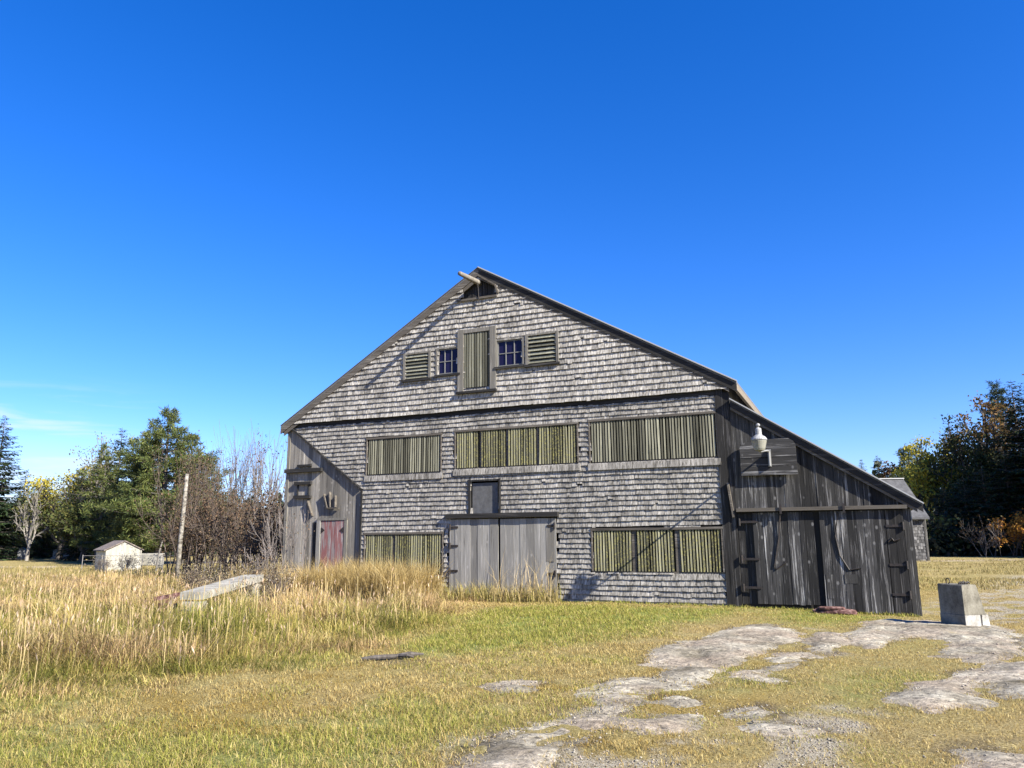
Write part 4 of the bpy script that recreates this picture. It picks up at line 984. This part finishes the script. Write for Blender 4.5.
YEL = [(.62, .50, .05), (.46, .42, .06), (.66, .54, .08), (.30, .32, .06)]
OLIVE = [(.075, .095, .025), (.11, .125, .032), (.05, .07, .02), (.15, .14, .04)]
DKG = [(.04, .06, .02), (.06, .08, .025), (.03, .045, .018), (.09, .10, .03)]
RUST = [(.22, .11, .035), (.30, .17, .05), (.14, .085, .035), (.12, .11, .035)]
ORNG = [(.55, .24, .03), (.62, .34, .06), (.42, .16, .03)]
BRN = [(.17, .105, .062), (.23, .145, .085), (.12, .08, .052), (.14, .12, .06)]
def T(f, name, label, cat, px, Y_, py, R, seed, **kw):
    dd_ = ray(px, .35 * 545 + .65 * py); loc = (dd_[0] / dd_[1] * Y_, Y_, 0); return f(name, label, cat, loc, zat(py, Y_), R, seed, **kw)
GL, GR = 'trees along the far left edge of the field', 'trees along the far right edge of the field'
# left side
T(spruce, 'spruce_tree', 'tall dark spruce cut by the left edge of the photo', 'tree', 0, 74, 411, 3.9, 101, group=GL, dens=1.3)
T(spruce, 'spruce_tree', 'slim young spruce behind the dead white tree', 'tree', 24, 84, 466, 2.6, 102, group=GL, dens=1.3)
T(spruce, 'spruce_tree', 'mid green spruce right of the dead white tree', 'tree', 45, 82, 474, 2.6, 103, group=GL, pal=DKG, dens=1.2)
T(broadleaf, 'dead_tree', 'dead white barked tree with crooked bare limbs by the headstones', 'tree', 33, 72, 474, 1.15, 104, group=GL, pal=OLIVE, per=5, size=.09, bark='deadbark', keep=.3, lev=3, trunk=.35, thin=.7)
T(broadleaf, 'olive_tree', 'low olive green tree between dead tree and the yellow tree', 'tree', 47, 84, 492, 2.6, 105, group=GL, pal=OLIVE, size=.15)
T(broadleaf, 'maple_tree', 'olive tree with bright yellow top behind the headstones', 'tree', 64, 76, 460, 2.7, 106, group=GL, pal=OLIVE, toppal=YEL, size=.13)
T(broadleaf, 'aspen_tree', 'thin tall tree with sparse golden leaves above the shed', 'tree', 91, 72, 430, 2.6, 107, group=GL, pal=OLIVE, toppal=[(.30, .24, .07), (.24, .22, .08)], per=20, size=.11, keep=.5, bark='twiggrey', spread=.34, thin=.5)
T(broadleaf, 'olive_tree', 'bushy olive tree directly behind the white shed', 'tree', 84, 68, 492, 2.8, 108, group=GL, pal=OLIVE, size=.13)
T(spruce, 'spruce_tree', 'dark spruce just left of the big pine', 'tree', 119, 66, 424, 2.9, 109, group=GL, dens=1.2)
T(spruce, 'spruce_tree', 'lower dark spruce between the shed and big pine', 'tree', 136, 62, 462, 2.6, 110, group=GL, dens=1.2)
T(pine, 'pine_tree', 'big bushy green pine towering behind the white shed', 'tree', 166, 55, 403, 4.5, 111, group=GL, per=26, gaps=.12)
T(pine, 'pine_tree', 'smaller pine with low sweeping boughs left of big pine', 'tree', 143, 58, 450, 3.0, 112, group=GL, per=28)
T(pine, 'pine_tree', 'bushy green pine behind the sparse golden tree', 'tree', 103, 78, 462, 3.2, 114, group=GL, per=26, pal=OLIVE)
T(spruce, 'spruce_tree', 'dark spruce in the gap left of the golden tree', 'tree', 74, 86, 470, 2.8, 115, group=GL, dens=1.2)
T(pine, 'pine_tree', 'slim green pine rising behind the left half of the shed', 'tree', 104, 65, 440, 2.0, 118, group=GL, per=20, gaps=.25)
T(spruce, 'spruce_tree', 'dark spruce between the yellow topped tree and the shed', 'tree', 82, 70, 462, 2.2, 119, group=GL, dens=1.2)
T(pine, 'pine_tree', 'tall narrow pine just left of the big pine', 'tree', 140, 60, 424, 2.6, 116, group=GL, per=20, gaps=.2)
T(pine, 'pine_tree', 'broad pine at the right shoulder of the big pine', 'tree', 190, 58, 432, 3.0, 117, group=GL, per=20, gaps=.2)
T(pine, 'pine_tree', 'dull green pine half hidden behind the brown shrubs', 'tree', 206, 60, 452, 3.2, 113, group=GL, per=26)
GS = 'bare brown shrubs left of the barn'
for px, Y_, py, R, sd, nm, lab in ((196, 37, 440, 1.9, 201, 'bare_shrub', 'tall russet shrub rising just right of the white pole'), (214, 35, 458, 1.8, 202, 'bare_shrub', 'brown twiggy shrub second from the white pole'), (232, 36, 478, 1.6, 203, 'bare_shrub', 'dense brown shrub in the middle below the tall saplings'),
                              (250, 33, 488, 1.5, 204, 'bare_shrub', 'rounded brown shrub behind the far end of the slab'), (267, 32, 490, 1.4, 205, 'bare_shrub', 'tangled brown shrub near the barn corner'), (281, 30, 486, 1.5, 206, 'bare_shrub', 'brown shrub touching the left edge of the barn'), (205, 44, 492, 2.0, 207, 'bare_shrub', 'far brown shrub in the gap behind the white pole'), (240, 43, 496, 2.2, 208, 'bare_shrub', 'wide brown shrub furthest back below the saplings'), (270, 42, 496, 2.0, 209, 'bare_shrub', 'brown shrub furthest back next to the barn corner'), (188, 36, 500, 1.2, 210, 'bare_shrub', 'low brown shrub right at the foot of the pole')):
    T(shrub, nm, lab, 'shrub', px, Y_, py, R, sd, group=GS, stems=13, leafpal=BRN, keep=.9, per=7, size=.047, lev=2)
GT = 'tall bare saplings left of the barn'
for px, Y_, py, sd, lab in ((222, 39, 432, 221, 'leftmost thin bare sapling against the sky'), (238, 38, 418, 222, 'tallest bare sapling with a dark tuft at its top'), (254, 37, 428, 223, 'slender bare sapling in the middle of the sapling clump'), (268, 36, 418, 224, 'tall bare sapling with a few leaves at its tip'), (280, 36.5, 432, 225, 'bare sapling nearest the barn corner')):
    T(shrub, 'bare_sapling', lab, 'sapling', px, Y_, py, 1.1, sd, group=GT, stems=5, bark='twiggrey', leafpal=BRN, keep=.12, per=5, size=.05, tall=True, thin=.75)
p = BW(-13.2, -.9, 0); shrub('bare_shrub', 'grey leafless shrub standing against the grey board wall', 'shrub', (p[0], p[1], 0), 3.0, .75, 231, GS, 7, 'twiggrey', BRN, 3, .03, 2, .5, .3)
p = BW(-12.2, -1.6, 0); shrub('bare_shrub', 'low grey weed stems left of the red door', 'shrub', (p[0] - .9, p[1], 0), 1.7, .6, 232, GS, 7, 'twiggrey', BRN, 3, .03, 2, .5, .4)
for i_, (px, Y_, py, lab) in enumerate(((128, 41, 546, 'low bare twigs in front of the white shed'), (104, 42, 548, 'thin bare twigs at the left side of the shed'), (222, 22, 566, 'dark dry weed clump behind the concrete slab'), (262, 18.5, 568, 'leafy dull weed clump at the far end of the slab'), (196, 24, 560, 'dead weed stalks behind the rusty scrap'), (236, 23.5, 562, 'seedy brown weeds behind the middle of the slab'), (275, 22, 556, 'brown weeds between the slab and barn corner'))):
    T(shrub, 'dry_weed', lab, 'weed', px, Y_, py + 4, .5, 240 + i_, stems=8, bark='twiggrey' if i_ < 2 else 'twig', leafpal=[(.30, .24, .15), (.22, .19, .10), (.42, .36, .26)], keep=.8, per=4, size=.026)

# right side
T(spruce, 'spruce_tree', 'small distant spruce rising over the lean-to roof edge', 'tree', 864, 100, 462, 2.2, 301, group=GR)
T(spruce, 'spruce_tree', 'pointed dark spruce left of the yellow tree', 'tree', 881, 84, 458, 2.6, 302, group=GR)
T(broadleaf, 'oak_tree', 'rust brown tree just over the outbuilding roof', 'tree', 897, 84, 466, 2.6, 303, group=GR, pal=RUST, size=.15)
T(pine, 'pine_tree', 'green pine directly behind the outbuilding', 'tree', 911, 78, 447, 2.8, 304, group=GR, per=26)
T(broadleaf, 'maple_tree', 'bright yellow topped tree right of the outbuilding', 'tree', 930, 69, 437, 3.4, 305, group=GR, pal=OLIVE, toppal=YEL, size=.15, per=34, topz=(.15, .5))
T(spruce, 'spruce_tree', 'dark spruce right next to the yellow tree', 'tree', 954, 70, 432, 2.8, 306, group=GR, dens=1.3)
T(broadleaf, 'oak_tree', 'dark green round tree below the orange topped oak', 'tree', 967, 66, 416, 3.1, 307, group=GR, pal=DKG, size=.14, per=34)
T(broadleaf, 'oak_tree', 'tall oak with orange brown top at the right', 'tree', 986, 68, 401, 3.4, 308, group=GR, pal=DKG, toppal=RUST, size=.14, per=32)
T(pine, 'pine_tree', 'bluish pine peeping over the orange topped oak', 'tree', 1003, 76, 384, 2.6, 309, group=GR, per=26, pal=[(.04, .075, .05), (.06, .09, .06)])
T(spruce, 'spruce_tree', 'very tall dark spruce at the right photo edge', 'tree', 1019, 63, 384, 4.0, 310, group=GR, dens=1.4)
T(spruce, 'spruce_tree', 'broad dark spruce leaning in from beyond the photo edge', 'tree', 1040, 61, 372, 4.4, 317, group=GR, dens=1.4)
T(spruce, 'spruce_tree', 'dark spruce filling the shade below the oak', 'tree', 985, 62, 470, 3.0, 311, group=GR, dens=1.3)
T(spruce, 'spruce_tree', 'low dark spruce at the left end of the shade', 'tree', 945, 64, 492, 2.6, 312, group=GR, dens=1.3)
T(spruce, 'spruce_tree', 'dark spruce in the middle of the shaded edge', 'tree', 966, 63, 480, 2.8, 313, group=GR, dens=1.3)
T(spruce, 'spruce_tree', 'dark spruce behind the orange bush', 'tree', 1008, 62, 455, 3.0, 314, group=GR, dens=1.3)
T(shrub, 'orange_bush', 'orange leaved bush at the right photo edge', 'bush', 1013, 57, 514, 1.5, 315, stems=9, leafpal=ORNG, keep=.9, per=8, size=.09)
T(shrub, 'bare_shrub', 'leafless grey shrub left of the orange bush', 'shrub', 990, 57.5, 518, 1.6, 316, stems=9, bark='twiggrey', leafpal=RUST, keep=.25, per=4, size=.07)
# spruces added out of frame at right to cast shade on the wood's edge
for i_, (x_, y_, h_) in enumerate(((48.5, 62, 18), (51, 54, 19), (45.5, 53, 16), (56, 48, 19), (53, 58, 19), (50, 47, 17), (42.8, 57, 15), (46.5, 57.5, 17), (43, 52, 14), (47.5, 50, 16))):
    spruce('spruce_tree', 'tall dark spruce added out of view to shade the right trees', 'tree', (x_, y_, 0), h_, 4.2, 330 + i_, group=GR, dens=1.0)

# far-off wood behind everything, one mass
r_ = np.random.default_rng(5); Cn = []; 
for px in np.concatenate([np.arange(-260, 300, 5.), np.arange(840, 1330, 5.)]):
    Yb = r_.uniform(96, 112); hh_ = r_.uniform(4.5, 8.0) if px < 860 else r_.uniform(7, 11); n = 130
    cx = at(px, Yb); z_ = r_.random(n) ** .8 * hh_; ra_ = (1 - (z_ / hh_)) * 2.2 + .3; a_ = r_.random(n) * 6.283
    Cn.append(np.stack([cx + np.cos(a_) * ra_ * r_.random(n) ** .5, Yb + np.sin(a_) * ra_, z_], 1))
Cn = np.concatenate(Cn); n = len(Cn); a = unit(n, r_) * np.array([1, 1, .6]); b = np.cross(a, unit(n, r_))
V, F, c = cards(Cn, a * .55, b * .4, colvar(n, SPR + [(.05, .06, .02)], r_, .3)); o = mesh_np('far_woods', V, F, M['needle'], None, c); tag(o, 'far dark band of woods closing the field behind all trees', 'woods', kind='stuff')
r_ = np.random.default_rng(6); Cn = []
for px in np.concatenate([np.arange(-80, 200, 4.), np.arange(926, 1130, 3.)]):
    Yb = r_.uniform(76, 90) if px < 300 else r_.uniform(60, 68); hh_ = r_.uniform(.8, 2.4) if px < 300 else r_.uniform(1.4, 3.6); n = 90
    if px < 80: Yb = r_.uniform(84, 94)
    Cn.append(np.stack([at(px, Yb) + r_.normal(size=n) * .7, Yb + r_.normal(size=n) * .8, r_.random(n) * hh_], 1))
Cn = np.concatenate(Cn); n = len(Cn); a = unit(n, r_); b = np.cross(a, unit(n, r_))
V, F, c = cards(Cn, a * .22, b * .16, colvar(n, SPR + [(.05, .05, .02), (.07, .05, .03)], r_, .3)); o = mesh_np('undergrowth', V, F, M['leaf'], None, c); tag(o, 'dark undergrowth along the foot of the woods', 'undergrowth', kind='stuff')

# ------------------------------------------------------------------ grass
def blades(name, X, Y, hgt, wid, lean, col, label, tipcol=None, z0=None, az=None):
    col = col * np.array([.88, .85, .66])
    n = len(X); az = rng.random(n) * 6.283 if az is None else az; d = np.stack([np.cos(az), np.sin(az)], 1); wa = az + 1.57 + rng.normal(size=n) * .5
    wv_ = np.stack([np.cos(wa), np.sin(wa), np.zeros(n)], 1) * (wid / 2)[:, None]
    b = np.stack([X, Y, (H(X, Y) if z0 is None else z0) - .01], 1)
    l1 = (lean * hgt * .30)[:, None]; l2 = (lean * hgt)[:, None]
    mid = b + np.concatenate([d * l1, (hgt * .58)[:, None]], 1); tip = b + np.concatenate([d * l2, hgt[:, None] * np.maximum(1 - .22 * lean[:, None] ** 2, .12)], 1)
    V = np.stack([b - wv_, b + wv_, mid + wv_ * .75, mid - wv_ * .75, tip], 1).reshape(-1, 3)
    i_ = (np.arange(n) * 5)[:, None]
    F4 = i_ + np.array([[0, 1, 2, 3]]); F3 = i_ + np.array([[3, 2, 4]])
    tc_ = col if tipcol is None else tipcol
    C = np.stack([col * .9, col * .9, col, col, tc_], 1).reshape(-1, 3)
    o = mesh_np(name, V, [F4, F3], M['grass'], None, C); tag(o, label, 'grass', kind='stuff'); return o
barn_in = lambda X, Y: ((X - OX) * UD[0] + (Y - OY) * UD[1] > -14.1) & ((X - OX) * UD[0] + (Y - OY) * UD[1] < 4.15) & (-((X - OX) * ND[0] + (Y - OY) * ND[1]) > -.03)
TALL = gp([(-500, 700), (-100, 700), (0, 688), (60, 690), (130, 682), (230, 668), (290, 656), (340, 646), (400, 634), (432, 620), (452, 606), (470, 600), (470, 594), (400, 570), (300, 562), (100, 568), (-100, 572), (-500, 580)])
# mown short grass
N = 620000
dd = 4.9 + (27 - 4.9) * rng.random(N) ** 1.05; xx = (rng.random(N) * 2 - 1) * (dd * .72 + 1.2)
g, m, gr, so_ = gcol(xx, dd); rf = rockfield(xx, dd); st = sdpoly(xx, dd, TALL)
cl = fbm(xx * 3.2, dd * 3.2, 4, 71)
prob = np.clip(1.25 * sstep(.30, .62, cl) + .35, 0, 1) * (1 - .75 * gr) * (1 - .8 * so_) * (1 - .25 * m) * (rf < .04 + .30 * rng.random(N) ** 4)
prob *= np.where(xx > 1.5 + (dd - 6) * .1, .75, 1)
kp = (rng.random(N) < prob) & ~barn_in(xx, dd) & (st < 1.2)
xx, dd, g, m, cl = xx[kp], dd[kp], g[kp], m[kp], cl[kp]; n = len(xx)
dry = colvar(n, [(.50, .40, .20), (.62, .52, .31), (.36, .26, .11), (.46, .38, .17), (.28, .19, .08)], rng, .25); grn_ = colvar(n, [(.25, .265, .055), (.37, .365, .10), (.48, .44, .17), (.20, .22, .045)], rng, .2); ms = colvar(n, [(.30, .21, .05), (.42, .31, .11), (.24, .16, .05)], rng, .25)
patch = sstep(.48, .66, fbm(xx * .8, dd * .8, 4, 81)) * .45
gw = np.clip(np.maximum(g * .8, patch * (xx < 3)), 0, 1); pick = rng.random(n) < gw
c = np.where(pick[:, None], grn_, dry); c = np.where((rng.random(n) < m * .8)[:, None], ms, c)
right = sstep(0, 3, xx - (dd - 6) * .15)
hg = rng.uniform(.025, .072, n) * (1 + .5 * g) * (.6 + .9 * cl) * (1 - .4 * m) * (1 - .35 * right)
blades('short_grass', xx, dd, hg, (.0027 * (1 + dd / 7)), rng.uniform(.3, 1.9, n), c, 'short dry and green grass over the yard in front of the barn')
# tall dry grass at left, in tussocks
N = 15000
dd = 8 + (36 - 8) * rng.random(N) ** 1.2; lo = -dd * .76 - 2; xx = lo + rng.random(N) * (1.5 - lo)
st = sdpoly(xx, dd, TALL) + 1.5 * (fbm(xx * .8, dd * .8, 4, 91) - .5); edge = sstep(-.8, 1, st / np.where(dd > 14, 1.3, 2.8))
kp = (rng.random(N) < .25 + edge) & (st > -.6) & ~barn_in(xx, dd); kp &= ~((np.abs(xx + 7.05 - (dd - 17.3) * .03) < .45) & (dd > 17) & (dd < 20.8))
xx, dd, edge = xx[kp], dd[kp], edge[kp]; n = len(xx)
cl = fbm(xx * .45, dd * .45, 4, 93); mound = sstep(.36, .66, fbm(xx * .9, dd * .9, 3, 94))
fade = np.exp(-(((xx + 7.2) / 1.5) ** 2 + ((dd - 16.0) / 3.0) ** 2))
ch = (.10 + .50 * edge * (.12 + .55 * cl + .85 * mound)) * rng.uniform(.55, 1.35, n) * (1 - .15 * fade) * np.where(dd > 19, .55, .88)
kind = fbm(xx * .6 + 5, dd * .8, 4, 97) + rng.normal(size=n) * .09
PAL = [np.array([(.19, .21, .045), (.30, .29, .08), (.13, .135, .04)]), np.array([(.44, .36, .13), (.54, .45, .19), (.36, .29, .09)]), np.array([(.60, .49, .25), (.68, .58, .34), (.52, .42, .20)]), np.array([(.24, .165, .085), (.33, .235, .12), (.17, .12, .065)]), np.array([(.52, .37, .24), (.58, .43, .29), (.44, .31, .19)])]
ki = np.select([kind < .45, kind < .50, kind < .56, kind < .63], [0, 1, 2, 3], 4)
ki = np.where(rng.random(n) < .10, rng.integers(0, 5, n), ki); ki = np.where((dd > 18) & (rng.random(n) < .5), 4, ki)
caz = fbm(xx * .5, dd * .5, 3, 96) * 14 + rng.normal(size=n) * .7; cln = rng.uniform(.5, 2.0, n); cr_ = rng.uniform(.05, .17, n) * (1 + dd / 40)
per = 17; rep = lambda q: np.repeat(q, per)
bx = rep(xx) + rng.normal(size=n * per) * rep(cr_); by = rep(dd) + rng.normal(size=n * per) * rep(cr_)
hg = rep(ch) * rng.uniform(.35, 1.2, n * per); kk_ = rep(ki); base_c = np.stack([PAL[q][rng.integers(0, 3, 1)[0]] for q in range(5)])
pick = rng.integers(0, 3, n * per); allp = np.stack(PAL); c = allp[kk_, pick] * (1 + .28 * (rng.random((n * per, 1)) * 2 - 1)) * rep(rng.uniform(.75, 1.2, n))[:, None]
ok = ~barn_in(bx, by)
bx, by, hg, c, faz, fl = bx[ok], by[ok], hg[ok], c[ok], (rep(caz) + rng.normal(size=n * per) * 1.0)[ok], (rep(cln) * rng.uniform(.4, 1.4, n * per))[ok]
blades('tall_grass', bx, by, hg, (.0031 * (1 + by / 8)), fl, c, 'tall dry straw and rust coloured grass filling the left field', az=faz)
n = len(bx); sel = (rng.random(n) < .04) & (hg > .22); xs_, ys_, hs_ = bx[sel], by[sel], hg[sel]; q = len(xs_)
lean = rng.uniform(0, .35, q); az = rng.random(q) * 6.283
base = np.stack([xs_ + np.cos(az) * lean * hs_, ys_ + np.sin(az) * lean * hs_, H(xs_, ys_) + hs_ * rng.uniform(.95, 1.35, q)], 1)
stalk0 = np.stack([xs_, ys_, H(xs_, ys_)], 1)
ax = unit(q, rng) * .45 + np.array([0, 0, 1]); ax /= np.linalg.norm(ax, axis=1)[:, None]; wv_ = np.cross(ax, unit(q, rng)); wv_ /= np.linalg.norm(wv_, axis=1)[:, None]
hl = rng.uniform(.03, .07, (q, 1))
V1, F1, c1 = cards(base + ax * hl * .6, ax * hl, wv_ * hl * .17, colvar(q, [(.50, .36, .24), (.60, .47, .33), (.42, .29, .18)], rng, .25))
sd_ = np.stack([-np.sin(az), np.cos(az), np.zeros(q)], 1) * (.0020 * (1 + ys_ / 9))[:, None]
V2 = np.stack([stalk0 - sd_, stalk0 + sd_, base + sd_, base - sd_], 1).reshape(-1, 3); F2 = np.arange(q * 4).reshape(q, 4) + len(V1)
o = mesh_np('grass_seed_heads', np.concatenate([V1, V2]), np.concatenate([F1, F2]), M['grass'], None, np.concatenate([c1, np.full((q * 4, 3), (.46, .36, .17))])); tag(o, 'pale feathery seed heads above the tall dry grass', 'grass', kind='stuff')
# taller stalks right along the barn wall and doors
def wallgrass(u0, u1, n0, n1, N, h0, h1, name, label, pal):
    u = u0 + (u1 - u0) * rng.random(N); v = n0 + (n1 - n0) * rng.random(N) ** 1.3
    P = np.array([OX, OY])[None] + UD[None, :2] * u[:, None] + ND[None, :2] * v[:, None]
    h_ = rng.uniform(h0, h1, N) * (.6 + .8 * fbm(u * 1.5, v * 1.5, 3, 99))
    blades(name, P[:, 0], P[:, 1], h_, np.full(N, .013), rng.uniform(.1, .9, N), colvar(N, pal, rng, .28), label)
wallgrass(-11.6, -8.1, .15, 2.6, 8500, .5, 1.25, 'tall_grass', 'high golden grass hiding the foot of the left wall', [(.52, .41, .22), (.42, .31, .15), (.60, .49, .31), (.30, .22, .11)])
wallgrass(-8.2, -4.5, .12, .7, 1500, .15, .6, 'weedy_grass', 'thin weedy grass along the foot of the double doors', [(.46, .38, .18), (.30, .30, .10), (.55, .45, .28)])
wallgrass(-6.4, -4.6, .2, .7, 90, .6, 1.45, 'seed_stalks', 'tall pale seed stalks in front of the right door leaf', [(.62, .50, .36), (.55, .45, .30)])
wallgrass(-14.2, -11.2, .2, 2.5, 4500, .5, 1.05, 'tall_grass', 'high pinkish dry grass below the red door', [(.55, .42, .24), (.50, .36, .22), (.60, .50, .30)])
wallgrass(-4.6, 4.0, .05, .35, 2200, .025, .10, 'grass_fringe', 'short green grass fringe along the shingle wall and lean-to', [(.20, .24, .05), (.30, .32, .09), (.42, .36, .14)])
# thin far grass beyond the tall field
N = 60000
dd = 24 + 32 * rng.random(N); s_ = rng.random(N) < .6
xx = np.where(s_, -dd * rng.uniform(.30, .78, N), dd * rng.uniform(.46, .78, N))
kp = ~barn_in(xx, dd) & (fbm(xx * .5, dd * .5, 3, 103) > .40) & (np.abs(dd - 54) > 2.2); xx, dd = xx[kp], dd[kp]; n = len(xx)
blades('field_grass', xx, dd, rng.uniform(.08, .30, n) * np.where(xx > 0, .5, 1), np.full(n, .022), rng.uniform(.2, .8, n), colvar(n, [(.42, .35, .20), (.34, .27, .14), (.27, .245, .11)], rng, .25), 'thin dry grass of the far field on both sides')

# ------------------------------------------------------------------ loose gravel
N = 60000
dd = 5 + 17 * rng.random(N); xx = (rng.random(N) * 1.35 - .35) * (dd * .72 + .5)
g, m, gr, so_ = gcol(xx, dd); rf = rockfield(xx, dd)
pr_ = np.maximum(gr * .9, .30 * np.exp(-(rf / .22) ** 2)) + .02
kp = (rng.random(N) < pr_) & ~barn_in(xx, dd); xx, dd, rf = xx[kp], dd[kp], rf[kp]; n = len(xx)
r_ = rng.uniform(.004, .013, n) * (1 + .9 * (rng.random(n) < .06)); D = np.array([(1, 0, 0), (-1, 0, 0), (0, 1, 0), (0, -1, 0), (0, 0, 1), (0, 0, -1)], float)
sc3 = rng.uniform(.6, 1.2, (n, 6, 1)); ang = rng.random(n) * 6.283; ca, sa = np.cos(ang), np.sin(ang)
P = D[None] * sc3 * r_[:, None, None] * np.array([1, 1, .65]); P = np.stack([P[..., 0] * ca[:, None] - P[..., 1] * sa[:, None], P[..., 0] * sa[:, None] + P[..., 1] * ca[:, None], P[..., 2]], -1)
P += np.stack([xx, dd, H(xx, dd) + .004 + np.where(rf > 0, .02, 0)], 1)[:, None]
T8 = np.array([(0, 2, 4), (2, 1, 4), (1, 3, 4), (3, 0, 4), (2, 0, 5), (1, 2, 5), (3, 1, 5), (0, 3, 5)])
F = (np.arange(n) * 6)[:, None, None] + T8[None]
k = NT('loose stones', .9); M['pebble'] = k.col(k.attr('col'))
o = mesh_np('gravel', P.reshape(-1, 3), F.reshape(-1, 3), M['pebble'], None, np.repeat(colvar(n, [(.22, .20, .155), (.30, .275, .225), (.13, .115, .09), (.26, .21, .17)], rng, .25), 6, 0)); tag(o, 'loose gravel scattered between the rock outcrops', 'gravel', kind='stuff')
